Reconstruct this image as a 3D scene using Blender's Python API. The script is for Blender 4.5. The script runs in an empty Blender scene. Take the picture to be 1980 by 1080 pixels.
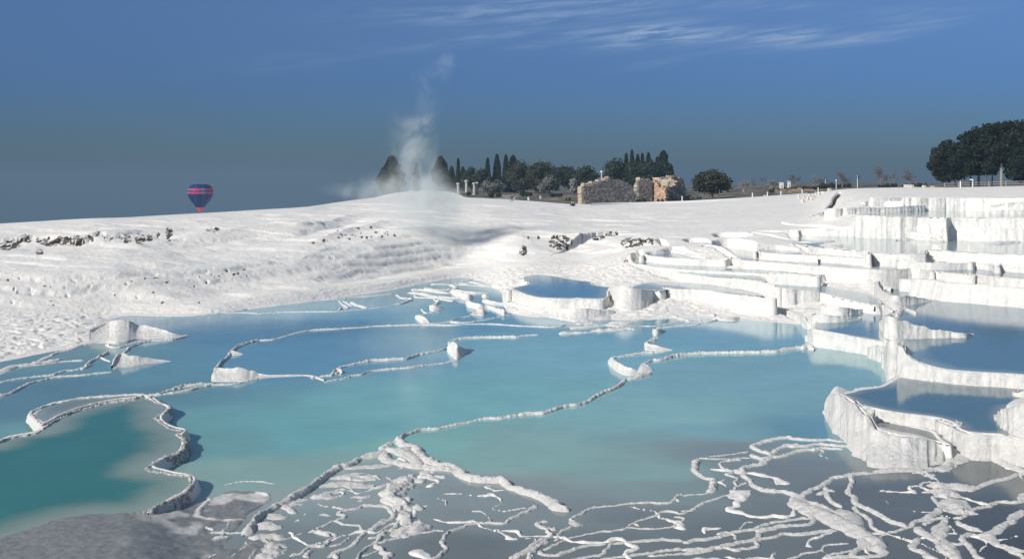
import bpy, bmesh, math, random
import numpy as np
from mathutils import Vector
random.seed(7); RNG = np.random.default_rng(11)
C = bpy.context.scene.collection
SC = bpy.context.scene
# ------------------------------------------------------------------ camera, world, sun, exposure
F, H, VH = 2000.0, 10.0, 345.0          # focal length in photo pixels, eye height, horizon row
cam = bpy.data.cameras.new("camera"); camo = bpy.data.objects.new("camera", cam); C.objects.link(camo)
cam.sensor_width = 36; cam.lens = 36*F/1980; cam.shift_y = -(540-VH)/1980
cam.clip_start = .5; cam.clip_end = 40000
camo.location = (0, 0, H); camo.rotation_euler = (math.radians(90), 0, 0); SC.camera = camo
SC.view_settings.view_transform = 'Standard'; SC.view_settings.look = 'None'
SC.view_settings.gamma = 1; SC.view_settings.exposure = 0.4
SC.cycles.use_denoising = True
SC.cycles.max_bounces = 6; SC.cycles.volume_bounces = 2; SC.cycles.transparent_max_bounces = 16
SC.cycles.volume_step_rate = 1.0; SC.cycles.volume_max_steps = 256
SUN_EL = math.radians(31); SUN_AZ = math.radians(-131)     # azimuth from +Y, clockwise
sv = Vector((math.sin(SUN_AZ)*math.cos(SUN_EL), math.cos(SUN_AZ)*math.cos(SUN_EL), math.sin(SUN_EL)))
sun = bpy.data.lights.new("sun", 'SUN'); sun.energy = 3.75; sun.angle = math.radians(.5); sun.color = (1, .95, .88)
suno = bpy.data.objects.new("sun", sun); C.objects.link(suno); suno.rotation_euler = sv.to_track_quat('Z', 'Y').to_euler()

class NT:
    """small node helper"""
    def __init__(s, tree): s.t = tree; s.n = tree.nodes; s.l = tree.links
    def add(s, kind, ins=None, **kw):
        nd = s.n.new(kind)
        for k, v in kw.items(): setattr(nd, k, v)
        for k, v in (ins or {}).items():
            if isinstance(v, bpy.types.NodeSocket): s.l.new(v, nd.inputs[k])
            else: nd.inputs[k].default_value = v
        return nd
    def math(s, op, a, b=0.0, c=0.0, clamp=False):
        nd = s.add('ShaderNodeMath', {0: a, 1: b, 2: c}, operation=op); nd.use_clamp = clamp; return nd.outputs[0]
    def mix(s, fac, a, b, blend='MIX'):
        nd = s.n.new('ShaderNodeMix'); nd.data_type = 'RGBA'; nd.blend_type = blend
        for i, v in ((0, fac), (6, a), (7, b)):
            if isinstance(v, bpy.types.NodeSocket): s.l.new(v, nd.inputs[i])
            else: nd.inputs[i].default_value = v if i == 0 or len(v) == 4 else (*v, 1)
        return nd.outputs[2]
    def ramp(s, fac, stops, interp='LINEAR'):
        nd = s.n.new('ShaderNodeValToRGB'); cr = nd.color_ramp; cr.interpolation = interp
        while len(cr.elements) < len(stops): cr.elements.new(.5)
        for e, (p, c) in zip(cr.elements, stops):
            e.position = p; e.color = (*c, 1) if not isinstance(c, (int, float)) else (c, c, c, 1)
        s.l.new(fac, nd.inputs[0]); return nd.outputs[0]
    def noise(s, vec, scale, detail=3, rough=.55, dist=0.0):
        return s.add('ShaderNodeTexNoise', {'Vector': vec, 'Scale': scale, 'Detail': detail, 'Roughness': rough, 'Distortion': dist}).outputs[0]
    def smooth(s, x, a, b):
        nd = s.add('ShaderNodeMapRange', {0: x, 1: a, 2: b, 3: 0.0, 4: 1.0}, interpolation_type='SMOOTHSTEP'); return nd.outputs[0]

def lin(*c):
    c = c[0] if len(c) == 1 else c
    return tuple((x/255/12.92 if x/255 <= .04045 else ((x/255+.055)/1.055)**2.4) for x in c)

w = bpy.data.worlds.new("World"); SC.world = w; w.use_nodes = True
W = NT(w.node_tree); W.n.clear()
sky = W.add('ShaderNodeTexSky', sky_type='NISHITA', sun_disc=False, sun_elevation=SUN_EL, sun_rotation=SUN_AZ % (2*math.pi), altitude=400, air_density=1.0, dust_density=.6, ozone_density=2.2)
gen = W.add('ShaderNodeTexCoord').outputs['Generated']
sep = W.add('ShaderNodeSeparateXYZ', {0: gen}); X, Y, Z = sep.outputs
# the deep, polarised sky of the day: a darker band low down, open light overhead
tint = W.ramp(W.math('MULTIPLY', Z, 1.0), [(0.0, (.088, .142, .198)), (.035, (.097, .168, .285)), (.09, (.125, .21, .395)), (.18, (.24, .32, .48)), (.42, (1.0, .86, .72))])
skyc = W.mix(1.0, sky.outputs[0], tint, 'MULTIPLY')
# high cirrus, laid out on the dome by azimuth and elevation
az = W.math('ARCTAN2', X, Y); el = W.math('ARCSINE', Z)
cv = W.add('ShaderNodeCombineXYZ', {0: W.math('MULTIPLY_ADD', el, 3.0, W.math('MULTIPLY', az, 5.0)), 1: W.math('MULTIPLY_ADD', az, -6.0, W.math('MULTIPLY', el, 60.0)), 2: 0.0}).outputs[0]
cn = W.noise(cv, 2.6, 7, .62, .5); cn2 = W.noise(cv, 7.0, 5, .6, .3)
tot = None
for (u0, v0, ru, rv, sl, amp) in [(1255, 68, 105, 20, -.06, 1.0), (1345, 66, 90, 18, .02, .75), (1515, 74, 75, 18, -.08, 1.0), (1700, 68, 110, 12, -.16, .75), (1080, 76, 85, 9, -.2, .55),
                                 (1050, 18, 260, 26, -.05, .75), (960, 70, 190, 10, -.15, .35), (1180, 92, 60, 6, -.14, .3), (1760, 28, 90, 12, -.04, .35), (1500, 12, 120, 9, .05, .3), (1330, 112, 120, 8, -.15, .25), (560, 120, 160, 20, -.15, .12)]:
    a0 = math.atan2(u0-990, F); e0 = math.atan2(VH-v0, math.hypot(F, u0-990)); rs = 1/F
    da = W.math('SUBTRACT', az, a0); de = W.math('MULTIPLY_ADD', da, sl, W.math('SUBTRACT', el, e0))
    q = W.math('ADD', W.math('POWER', W.math('ABSOLUTE', W.math('DIVIDE', da, ru*rs)), 2.0), W.math('POWER', W.math('ABSOLUTE', W.math('DIVIDE', de, rv*rs)), 2.0))
    g = W.math('MULTIPLY', W.math('EXPONENT', W.math('MULTIPLY', q, -1.0)), amp)
    tot = g if tot is None else W.math('ADD', tot, g)
cm = W.math('MULTIPLY', tot, W.math('MULTIPLY', W.smooth(cn, .33, .72), W.math('MULTIPLY_ADD', cn2, .9, .35)), clamp=True)
skyc = W.mix(W.math('MULTIPLY', cm, .75), skyc, (2.9, 3.7, 4.7))
bg = W.add('ShaderNodeBackground', {0: skyc, 1: .12})
W.l.new(bg.outputs[0], W.add('ShaderNodeOutputWorld').inputs[0])

# ------------------------------------------------------------------ numeric helpers
def hashf(ix, iy, iz, seed):
    with np.errstate(over='ignore'):
        h = (ix.astype(np.int64)*374761393 + iy.astype(np.int64)*668265263 + iz.astype(np.int64)*2147483647 + seed*1274126177) & 0xffffffff
        h = ((h ^ (h >> 13))*1274126177) & 0xffffffff
        h = ((h ^ (h >> 16))*2246822519) & 0xffffffff
        return ((h ^ (h >> 15)) & 0xffffff)/float(0xffffff)
def vnoise(x, y, z=None, seed=0):
    x = np.asarray(x, float); y = np.asarray(y, float)
    fx = np.floor(x); fy = np.floor(y); tx = x-fx; ty = y-fy; tx = tx*tx*(3-2*tx); ty = ty*ty*(3-2*ty)
    ix = fx.astype(np.int64); iy = fy.astype(np.int64)
    def pl(iz): 
        return ((hashf(ix, iy, iz, seed)*(1-tx)+hashf(ix+1, iy, iz, seed)*tx)*(1-ty) + (hashf(ix, iy+1, iz, seed)*(1-tx)+hashf(ix+1, iy+1, iz, seed)*tx)*ty)
    if z is None: return pl(np.zeros_like(ix))*2-1
    z = np.asarray(z, float)+0*x; fz = np.floor(z); tz = z-fz; tz = tz*tz*(3-2*tz); iz = fz.astype(np.int64)
    return (pl(iz)*(1-tz)+pl(iz+1)*tz)*2-1
def fbm(x, y, s, o=4, seed=0, z=None):
    r = 0; a = 1; t = 0
    for k in range(o):
        r = r+a*vnoise(x/s, y/s, None if z is None else z/s, seed+k*17); t += a; a *= .5; s = s*.5
    return r/t*1.6
def sst(x, a, b):
    t = np.clip((np.asarray(x, float)-a)/(b-a), 0, 1); return t*t*(3-2*t)
def segdist(px, py, poly, closed=True):
    P = np.asarray(poly); Q = np.roll(P, -1, 0) if closed else P[1:]; P = P if closed else P[:-1]
    best = np.full(px.shape, 1e18); ins = np.zeros(px.shape, bool)
    for (ax, ay), (bx, by) in zip(P, Q):
        dx, dy = bx-ax, by-ay; L = dx*dx+dy*dy+1e-12
        t = np.clip(((px-ax)*dx+(py-ay)*dy)/L, 0, 1)
        best = np.minimum(best, (px-ax-t*dx)**2+(py-ay-t*dy)**2)
        if closed and ay != by:
            c = ((ay > py) != (by > py)) & (px < (bx-ax)*(py-ay)/(by-ay)+ax); ins ^= c
    return np.sqrt(best), ins
CR = {'1': (0, 350, 3.086), '2': (500, 350, 3.086), '3': (1000, 350, 3.086), '4': (1480, 350, 3.086), '5': (0, 640, 2.454), '6': (500, 640, 2.454), '7': (1000, 640, 2.454), '8': (1480, 640, 2.454),
      'A': (760, 510, 4.95), 'B': (1140, 540, 4.95), 'C': (1180, 440, 4.95), 'D': (1540, 360, 4.5), 'E': (400, 820, 4.153), 'F': (700, 820, 4.153), 'G': (1320, 820, 4.153), 'K': (1620, 820, 4.153), 'x': (0, 0, 1)}
def uv(c, x, y): x0, y0, s = CR[c]; return x0+x/s, y0+y/s
def ground(u, v, z):                       # ray through a traced point onto the level z
    d = F*(H-z)/(v-VH); return ((u-990)/F*d, d)
def tr(spec):                               # "A 1,2 3,4 B 5,6" -> traced (u, v) list
    out = []; c = 'x'
    for tok in spec.split():
        if ',' in tok:
            x, y = tok.split(',')[:2]; out.append(uv(c, float(x), float(y)))
        else: c = tok
    return out
def catmull(P, n=6):
    P = np.asarray(P, float)
    if len(P) < 3: 
        t = np.linspace(0, 1, n+1)[:, None]; return P[0]*(1-t)+P[-1]*t
    Q = np.vstack([2*P[0]-P[1], P, 2*P[-1]-P[-2]]); out = []
    for i in range(1, len(Q)-2):
        t = np.linspace(0, 1, n, endpoint=False)[:, None]
        p0, p1, p2, p3 = Q[i-1], Q[i], Q[i+1], Q[i+2]
        out.append(.5*((2*p1)+(-p0+p2)*t+(2*p0-5*p1+4*p2-p3)*t*t+(-p0+3*p1-3*p2+p3)*t**3)*1.0)
    return np.vstack(out+[P[-1:]])
def resample(P, ds):
    L = np.r_[0, np.cumsum(np.linalg.norm(np.diff(P[:, :2], axis=0), axis=1))]
    n = max(3, int(L[-1]/ds)+1); s = np.linspace(0, L[-1], n)
    return np.stack([np.interp(s, L, P[:, k]) for k in range(P.shape[1])], 1), s
class MB:
    """collects vertices and faces (with an optional colour per vertex) for one mesh"""
    def __init__(s): s.v = []; s.f = []; s.c = []; s.n = 0
    def add(s, v, f, col=None):
        v = np.asarray(v, float).reshape(-1, 3); f = np.asarray(f, np.int64)
        s.v.append(v); s.f.append(f+s.n); s.n += len(v)
        if col is None: col = np.zeros((len(v), 4))
        s.c.append(np.broadcast_to(np.asarray(col, float), (len(v), 4)))
    def grid(s, G, col=None, flip=False, wrap=False):
        r, c = G.shape[:2]; i = np.arange(r*c).reshape(r, c)
        if wrap: i = np.concatenate([i, i[:, :1]], 1)
        q = np.stack([i[:-1, :-1], i[:-1, 1:], i[1:, 1:], i[1:, :-1]], -1).reshape(-1, 4)
        s.add(G.reshape(-1, 3), q[:, ::-1] if flip else q, None if col is None else np.asarray(col).reshape(-1, 4))
    def box(s, c, sz, rz=0, jit=0, col=None):
        p = np.array([(x, y, z) for z in (-.5, .5) for y in (-.5, .5) for x in (-.5, .5)])*np.asarray(sz)
        if jit: p = p+RNG.normal(0, jit, p.shape)
        cz, sn = math.cos(rz), math.sin(rz); p = np.stack([p[:, 0]*cz-p[:, 1]*sn, p[:, 0]*sn+p[:, 1]*cz, p[:, 2]], 1)+np.asarray(c)
        s.add(p, [(0, 2, 3, 1), (4, 5, 7, 6), (0, 1, 5, 4), (2, 6, 7, 3), (0, 4, 6, 2), (1, 3, 7, 5)], col)
    def tube(s, P, R, n=6, col=None):
        P = np.asarray(P, float); R = np.broadcast_to(np.asarray(R, float), (len(P),)); T = np.gradient(P, axis=0)
        T /= np.linalg.norm(T, axis=1)[:, None]+1e-9
        up = np.where(np.abs(T[:, 2:3]) > .9, np.array([[1., 0, 0]]), np.array([[0, 0, 1.]]))
        A = np.cross(T, up); A /= np.linalg.norm(A, axis=1)[:, None]+1e-9; B = np.cross(T, A)
        a = np.linspace(0, 2*np.pi, n, endpoint=False)
        G = P[:, None]+R[:, None, None]*(A[:, None]*np.cos(a)[None, :, None]+B[:, None]*np.sin(a)[None, :, None])
        s.grid(G, wrap=True, col=None if col is None else np.broadcast_to(np.asarray(col, float), (len(P), n, 4)))
    def build(s, name, mat, parent=None, smooth=True, mats=None):
        v = np.concatenate(s.v); me = bpy.data.meshes.new(name)
        me.vertices.add(len(v)); me.vertices.foreach_set('co', v.astype(np.float32).ravel())
        q = [f.reshape(-1, f.shape[-1]) for f in s.f if len(f)]
        cnt = np.concatenate([np.full(len(f), f.shape[1]) for f in q]); ind = np.concatenate([f.ravel() for f in q])
        me.loops.add(len(ind)); me.loops.foreach_set('vertex_index', ind.astype(np.int32))
        me.polygons.add(len(cnt)); st = np.r_[0, np.cumsum(cnt)[:-1]]
        me.polygons.foreach_set('loop_start', st.astype(np.int32)); me.polygons.foreach_set('loop_total', cnt.astype(np.int32))
        me.polygons.foreach_set('use_smooth', np.full(len(cnt), smooth))
        at = me.color_attributes.new('tone', 'FLOAT_COLOR', 'POINT'); at.data.foreach_set('color', np.concatenate(s.c).astype(np.float32).ravel())
        me.update(); me.validate()
        me.materials.append(mat)
        o = bpy.data.objects.new(name, me); C.objects.link(o)
        if parent: o.parent = parent
        return o
def tag(o, label=None, cat=None, group=None, kind=None):
    for k, v in (('label', label), ('category', cat), ('group', group), ('kind', kind)):
        if v: o[k] = v
    return o
def empty(name, loc, rz=0):
    o = bpy.data.objects.new(name, None); C.objects.link(o); o.location = loc; o.rotation_euler = (0, 0, rz); o.empty_display_size = .2; return o
def copy_tree(o, parent=None):
    c = o.copy(); C.objects.link(c); c.parent = parent
    for ch in o.children: copy_tree(ch, c)
    return c

# ------------------------------------------------------------------ materials
def new_mat(name):
    m = bpy.data.materials.new(name); m.use_nodes = True; T = NT(m.node_tree); T.n.clear()
    out = T.add('ShaderNodeOutputMaterial'); p = T.add('ShaderNodeBsdfPrincipled'); T.l.new(p.outputs[0], out.inputs[0])
    return m, T, p, out
def plain(name, col, rough=.8, var=.12, scale=6.0, bump=.0, metal=0.0):
    m, T, p, _ = new_mat(name); co = T.add('ShaderNodeTexCoord').outputs['Object']
    n = T.noise(co, scale, 4)
    T.l.new(T.mix(n, tuple(c*(1-var*2) for c in col), tuple(min(1, c*(1+var)) for c in col)), p.inputs['Base Color'])
    p.inputs['Roughness'].default_value = rough; p.inputs['Metallic'].default_value = metal
    if bump:
        b = T.add('ShaderNodeBump', {'Height': T.noise(co, scale*2, 5), 'Strength': bump, 'Distance': .05}); T.l.new(b.outputs[0], p.inputs['Normal'])
    return m
def toned(name, rough=.85, var=.25, scale=3.0, bump=.3, dist=.05, sub=False):
    """albedo comes from the mesh's own colour attribute, broken up by noise"""
    m, T, p, _ = new_mat(name); co = T.add('ShaderNodeTexCoord').outputs['Object']
    a = T.add('ShaderNodeVertexColor', layer_name='tone').outputs[0]
    f = T.math('MULTIPLY_ADD', T.noise(co, scale, 5), var*2, 1-var)
    T.l.new(T.mix(1.0, a, T.add('ShaderNodeCombineColor', {0: f, 1: f, 2: f}).outputs[0], 'MULTIPLY'), p.inputs['Base Color'])
    p.inputs['Roughness'].default_value = rough; p.inputs['Specular IOR Level'].default_value = .12
    if bump:
        b = T.add('ShaderNodeBump', {'Height': T.noise(co, scale*2.5, 6, .65), 'Strength': bump, 'Distance': dist}); T.l.new(b.outputs[0], p.inputs['Normal'])
    return m
def travertine():
    """white calcite; attribute tone: R = bare brown rock, G = earth, B = wet grey crust, A = 1 streaked face"""
    m, T, p, _ = new_mat("travertine"); g = T.add('ShaderNodeNewGeometry'); pos = g.outputs['Position']
    at = T.add('ShaderNodeAttribute', attribute_name='tone'); s = T.add('ShaderNodeSeparateColor', {0: at.outputs['Color']}); R, G, B = s.outputs; A = at.outputs['Alpha']
    vs = T.add('ShaderNodeMapping', {'Vector': pos, 'Scale': (1, 1, .22)}).outputs[0]; hs = T.add('ShaderNodeMapping', {'Vector': pos, 'Scale': (1, 1, 3.0)}).outputs[0]
    n1 = T.noise(pos, .35, 5, .6); n2 = T.noise(pos, 3.0, 5, .6); nv = T.noise(vs, 2.2, 6, .65, .4); vq = T.add('ShaderNodeMapping', {'Vector': pos, 'Scale': (1, .40, .14)}).outputs[0]
    base = T.mix(T.smooth(n1, .35, .72), (.81, .775, .715), (.71, .70, .675))
    base = T.mix(T.math('MULTIPLY', T.smooth(n2, .5, .8), .35), base, (.62, .61, .585))
    base = T.mix(T.math('MULTIPLY', T.smooth(T.noise(vs, 1.1, 5, .65, .3), .56, .74), .30), base, (.66, .56, .46))
    base = T.mix(T.math('MULTIPLY', A, T.math('MULTIPLY', T.smooth(nv, .48, .68), .42)), base, (.50, .53, .52))
    cs = T.add('ShaderNodeMapping', {'Vector': pos, 'Scale': (.22, 1.0, 1.6), 'Rotation': (0, 0, .25)}).outputs[0]
    base = T.mix(T.math('MULTIPLY', T.smooth(T.noise(cs, .9, 6, .65, .6), .50, .72), .36), base, (.56, .57, .55))
    base = T.mix(T.math('MULTIPLY', T.smooth(T.noise(pos, 6.0, 5, .75), .56, .74), .30), base, (.48, .46, .43))
    wet = T.mix(T.smooth(T.noise(pos, 5.0, 6, .7), .35, .72), (.16, .168, .17), (.26, .265, .262))
    wet = T.mix(T.smooth(T.noise(pos, 9.0, 6, .75), .60, .72), wet, (.46, .46, .45))
    base = T.mix(B, base, wet)
    earth = T.mix(T.smooth(T.noise(pos, .5, 6, .65), .35, .65), (.085, .075, .055), (.34, .29, .22))
    earth = T.mix(T.smooth(T.noise(pos, .16, 4, .6), .42, .56), earth, (.04, .045, .034))  # shade under the trees painted into the earth as dark olive patches
    base = T.mix(T.smooth(T.math('ADD', G, T.math('MULTIPLY_ADD', n1, .5, -.25)), .4, .6), base, earth)
    st = T.noise(vq, 2.4, 6, .66, .4)
    rk = T.smooth(T.math('MULTIPLY_ADD', R, .345, st), .80, .85)
    rock = T.mix(T.smooth(T.noise(pos, 2.0, 6, .7), .42, .62), (.024, .022, .021), (.15, .115, .09))
    base = T.mix(rk, base, rock)
    T.l.new(base, p.inputs['Base Color'])
    T.l.new(T.math('MULTIPLY_ADD', B, -.42, .86), p.inputs['Roughness']); p.inputs['Specular IOR Level'].default_value = .3
    h = T.math('ADD', T.math('MULTIPLY', T.noise(pos, 3.2, 10, .72), 1.1), T.math('MULTIPLY', nv, 1.3))
    h = T.math('SUBTRACT', h, T.math('MULTIPLY', rk, .8))
    b = T.add('ShaderNodeBump', {'Height': h, 'Strength': T.math('MULTIPLY_ADD', B, -.3, .46), 'Distance': .12}); T.l.new(b.outputs[0], p.inputs['Normal'])
    return m
def crust():
    """knobbly white rims and walls"""
    m, T, p, _ = new_mat("travertine_rim"); pos = T.add('ShaderNodeNewGeometry').outputs['Position']
    at = T.add('ShaderNodeAttribute', attribute_name='tone'); s = T.add('ShaderNodeSeparateColor', {0: at.outputs['Color']}); R, G, B = s.outputs
    vs = T.add('ShaderNodeMapping', {'Vector': pos, 'Scale': (1, 1, .2)}).outputs[0]
    n = T.noise(pos, 2.2, 6, .65); nv = T.noise(vs, 2.6, 5, .6, .3)
    base = T.mix(T.smooth(n, .4, .75), (.80, .78, .74), (.66, .66, .64))
    base = T.mix(T.math('MULTIPLY', T.smooth(nv, .44, .66), T.math('MULTIPLY_ADD', R, .6, .06)), base, (.46, .50, .49))
    wet = T.mix(T.smooth(T.noise(pos, 7.0, 5, .7), .4, .7), (.40, .395, .38), (.74, .73, .70))
    base = T.mix(B, base, wet)
    base = T.mix(T.math('MULTIPLY', G, T.smooth(T.noise(pos, 9, 4, .7), .40, .55)), base, (.20, .185, .165))
    base = T.mix(T.math('MULTIPLY', T.smooth(T.noise(pos, 11.0, 6, .75), .55, .68), T.math('MULTIPLY_ADD', B, 1.0, .35), clamp=True), base, (.33, .325, .31))
    T.l.new(base, p.inputs['Base Color']); p.inputs['Roughness'].default_value = .7; p.inputs['Specular IOR Level'].default_value = .3
    b = T.add('ShaderNodeBump', {'Height': T.math('ADD', T.math('MULTIPLY', T.noise(pos, 5.0, 9, .78), 1.4), T.math('MULTIPLY', nv, .8)), 'Strength': .9, 'Distance': .12}); T.l.new(b.outputs[0], p.inputs['Normal'])
    return m
def water_mat():
    """milky mineral water: body colour per pool in the attribute, with painted corner falloff at near right, mirror-like skin"""
    m, T, p, _ = new_mat("mineral_water"); pos = T.add('ShaderNodeNewGeometry').outputs['Position']
    a = T.add('ShaderNodeVertexColor', layer_name='tone').outputs[0]
    n = T.noise(pos, .35, 5, .6); f = T.math('MULTIPLY_ADD', n, .34, .83)
    n2 = T.noise(T.add('ShaderNodeMapping', {'Vector': pos, 'Scale': (.5, 1.6, 1)}).outputs[0], 1.5, 6, .7); f = T.math('MULTIPLY', f, T.math('MULTIPLY_ADD', n2, .14, .93))
    T.l.new(T.mix(1.0, a, T.add('ShaderNodeCombineColor', {0: f, 1: f, 2: f}).outputs[0], 'MULTIPLY'), p.inputs['Base Color'])
    p.inputs['Roughness'].default_value = .09; p.inputs['Specular IOR Level'].default_value = .36; p.inputs['IOR'].default_value = 1.33
    hh = T.math('ADD', T.noise(T.add('ShaderNodeMapping', {'Vector': pos, 'Scale': (1.0, 2.2, 1)}).outputs[0], 2.2, 3, .6), T.math('MULTIPLY', T.noise(pos, .6, 2), 1.0))
    b = T.add('ShaderNodeBump', {'Height': hh, 'Strength': .05, 'Distance': .05}); T.l.new(b.outputs[0], p.inputs['Normal'])
    return m
M_TR = travertine(); M_RIM = crust(); M_WATER = water_mat()
# ------------------------------------------------------------------ the travertine hillside
# columns of the hill as surveyed on the picture: front [(d, z)], middle [(row, d)] from foot to crest, back [(d, z)]
def zr(v, d): return H-d*(v-VH)/F
COLS = [
 (-420, [(15, -.5), (44, -.5), (48, .15), (54, .5), (58, .75)], [(640, 62), (600, 65), (545, 69), (510, 76), (490, 84), (460, 87), (446, 94)], [(120, 3), (300, -60), (700, -230)]),
 (0, [(15, -.5), (52, -.5), (56, .0), (60, .28), (63, .22), (68, .5)], [(612, 72), (590, 74), (532, 78), (500, 86), (480, 94), (447, 96.5), (432, 104)], [(130, 3.6), (300, -50), (700, -230)]),
 (190, [(15, -.5), (58, -.5), (62.5, .02), (66, .16), (70, .12), (74, .2)], [(604, 76), (578, 78.5), (527, 81.5), (500, 88), (478, 95.5), (444, 98), (421, 110)], [(135, 4.0), (300, -40), (700, -220)]),
 (225, [(15, -.5), (68, -.5), (74, -.1)], [(604, 76.6), (577, 79.2), (526, 82), (500, 88), (476, 96), (443, 98.5), (421.5, 111)], [(135, 4.0), (300, -40), (700, -220)]),
 (400, [(15, -.5), (72, -.5)], [(607, 76), (590, 78), (572, 83), (558, 85), (520, 88), (490, 96), (478, 100), (446, 103), (411.5, 126)], [(150, 4.0), (320, -20), (700, -200)]),
 (600, [(15, -.5), (80, -.5)], [(583, 84), (560, 86), (546, 91), (525, 94), (495, 97), (472, 102), (460, 108), (432, 113), (400, 142)], [(175, 4.2), (340, -5), (700, -150)]),
 (750, [(15, -.5), (88, -.5)], [(562, 92), (541, 95), (531, 102), (500, 105), (470, 108), (448, 112), (436, 121), (418, 126), (379, 200)], [(290, 5.3), (390, 5.05), (520, 3.6), (700, -20)]),
 (900, [(15, -.5), (100, -.5)], [(533, 106.4), (521, 109), (508, 114), (485, 116), (458, 119), (432, 124), (420, 135), (410, 141), (393, 185)], [(245, 5.3), (300, 5.3), (390, 5.15), (700, 4)]),
 (955, [(15, -.5), (92, -.45), (98, .1)], [(521, 107), (512, 109.5), (502, 111.5), (482, 114), (452, 118), (430, 126), (416, 136), (405, 148), (392, 190)], [(240, 5.2), (300, 5.0), (390, 5.0), (700, 4)]),
 (1000, [(15, -.5), (74, -.5), (77, .6), (95, .7), (97, .95)], [(518, 103), (508, 106), (500, 109), (480, 112), (450, 117), (427, 131), (412, 145), (400, 165), (391, 215)], [(260, 4.9), (300, 4.75), (390, 4.78), (700, 4)]),
 (1120, [(15, -.5), (70, -.5), (74, .0), (78, .6), (94, .7), (97, .98)], [(518, 103), (505, 109), (495, 113.5), (483, 115), (455, 117.5), (444, 125), (430, 139), (413, 161), (398, 192)], [(240, 4.95), (290, 4.9), (390, 4.75), (700, 4)]),
 (1240, [(15, -.5), (69, -.5), (73, .1), (79, .5), (84, 1.1), (90, 1.5), (96, 2.2)], [(488, 101), (482, 104), (477, 107.5), (470, 109), (458, 110.5), (446, 122), (432, 139), (413, 168), (393, 208)], [(240, 4.95), (290, 4.9), (390, 4.75), (700, 4)]),
 (1330, [(15, -.5), (70, -.5), (76, .15), (80, .6), (84, 1.1), (90, 1.6), (95, 2.1)], [(478, 102), (470, 107), (463, 112), (455, 117), (447, 126), (437, 136), (425, 150), (408, 178), (389, 212)], [(240, 5.05), (290, 5.0), (390, 4.85), (700, 4)]),
 (1450, [(15, -.5), (68, -.5), (74, .1), (79, .5), (84, 1.1), (89, 1.6), (93, 2.3)], [(476, 100), (468, 105), (460, 110), (452, 114), (443, 122), (430, 137), (415, 158), (400, 182), (384, 212)], [(240, 6.0), (290, 6.2), (400, 6.5), (700, 6)]),
 (1585, [(15, -.5), (58, -.5), (69, -.2), (73, .35), (80, 1.0), (88, 1.7), (92, 2.7)], [(470, 101), (462, 107), (455, 111), (446, 113), (436, 121), (425, 134), (411, 152), (396, 180), (376, 216)], [(250, 7.0), (300, 7.3), (400, 7.2), (700, 7)]),
 (1625, [(15, -.5), (54, -.5), (64, -.2), (70, .35), (80, 1.0), (88, 1.7), (92, 2.8)], [(470, 103), (456, 111.5), (445, 113), (436, 118), (426, 121), (417, 122.4), (403, 124.5), (394, 133), (385, 150), (366, 205)], [(250, 7.7), (300, 7.8), (400, 7.5), (700, 7)]),
 (1700, [(15, -.5), (43, -.5), (56, -.4), (59, .3), (62, .4), (74, .9), (82, 1.6), (88, 2.2), (91, 2.9)], [(470, 105), (456, 112), (445, 113.2), (443, 114.2), (419, 116), (411, 128), (401, 131.4), (390, 132.6), (382, 133.6), (364, 200)], [(250, 7.9), (300, 7.9), (400, 7.6), (700, 7)]),
 (1850, [(15, -.5), (38, -.4), (46, .5), (60, .7), (74, 1.0), (77, 1.8), (84, 2.7)], [(470, 103), (465, 104.6), (441, 106), (438, 107.2), (421, 108.7), (418, 113), (406, 131), (394.5, 134.3), (383, 136), (362, 192)], [(250, 8.1), (300, 8.1), (400, 7.8), (700, 7)]),
 (1980, [(15, -.5), (36, -.4), (44, .5), (60, .7), (74, 1.0), (77, 1.9), (83, 2.8)], [(470, 101), (465, 103.5), (441, 105.5), (438, 106.6), (421, 108.2), (418, 112), (413.5, 120.6), (406, 121.1), (391.5, 122.2), (389.5, 128.5), (383.5, 130), (359, 188)], [(250, 8.4), (300, 8.3), (400, 8), (700, 7)]),
 (2420, [(15, -.5), (34, -.4), (42, .5), (60, .8), (74, 1.2), (77, 2.0), (83, 3.0)], [(470, 99), (465, 101.5), (441, 103.5), (438, 104.6), (421, 106.2), (418, 110), (413.5, 118), (406, 118.6), (391.5, 120), (389.5, 127), (383.5, 128.5), (359, 185)], [(250, 8.5), (300, 8.4), (400, 8), (700, 7)]),
]
def _col(c):
    u, fr, mi, bk = c; k = 3.0 if u >= 0 else 3.0
    mid = [(d, zr(v, d)) for v, d in mi]
    def rs(pts, n, wt=None):
        p = np.array(pts, float); a = np.r_[0, np.cumsum(np.abs(np.diff(p[:, 0])) if wt is None else wt)]
        t = np.linspace(0, a[-1], n); return np.stack([np.interp(t, a, p[:, 0]), np.interp(t, a, p[:, 1])], 1)
    return np.vstack([rs(fr+mid[:1], 24)[:-1], rs(mid, 49), rs(mid[-1:]+bk, 20)[1:]])
CU = np.array([c[0] for c in COLS], float); CT = np.array([_col(c) for c in COLS])       # (ncol, npt, 2)
FOOT, CREST = 23, 71
_fu = np.arange(CU[0], CU[-1]+1, 4.0); _ii = np.clip(np.searchsorted(CU, _fu)-1, 0, len(CU)-2); _tt = ((_fu-CU[_ii])/(CU[_ii+1]-CU[_ii]))[:, None, None]
_fc = CT[_ii]*(1-_tt)+CT[_ii+1]*_tt; _k = np.exp(-.5*(np.arange(-20, 21)*4/26.0)**2); _k /= _k.sum()
_pad = np.concatenate([np.repeat(_fc[:1], 20, 0), _fc, np.repeat(_fc[-1:], 20, 0)]); CT = sum(_k[i]*_pad[i:i+len(_fc)] for i in range(41)); CU = _fu      # soften the joints between surveyed columns
def colcurve(u):
    i = int(np.clip(np.searchsorted(CU, u)-1, 0, len(CU)-2)); t = np.clip((u-CU[i])/(CU[i+1]-CU[i]), 0, 1)
    return CT[i]*(1-t)+CT[i+1]*t
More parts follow.
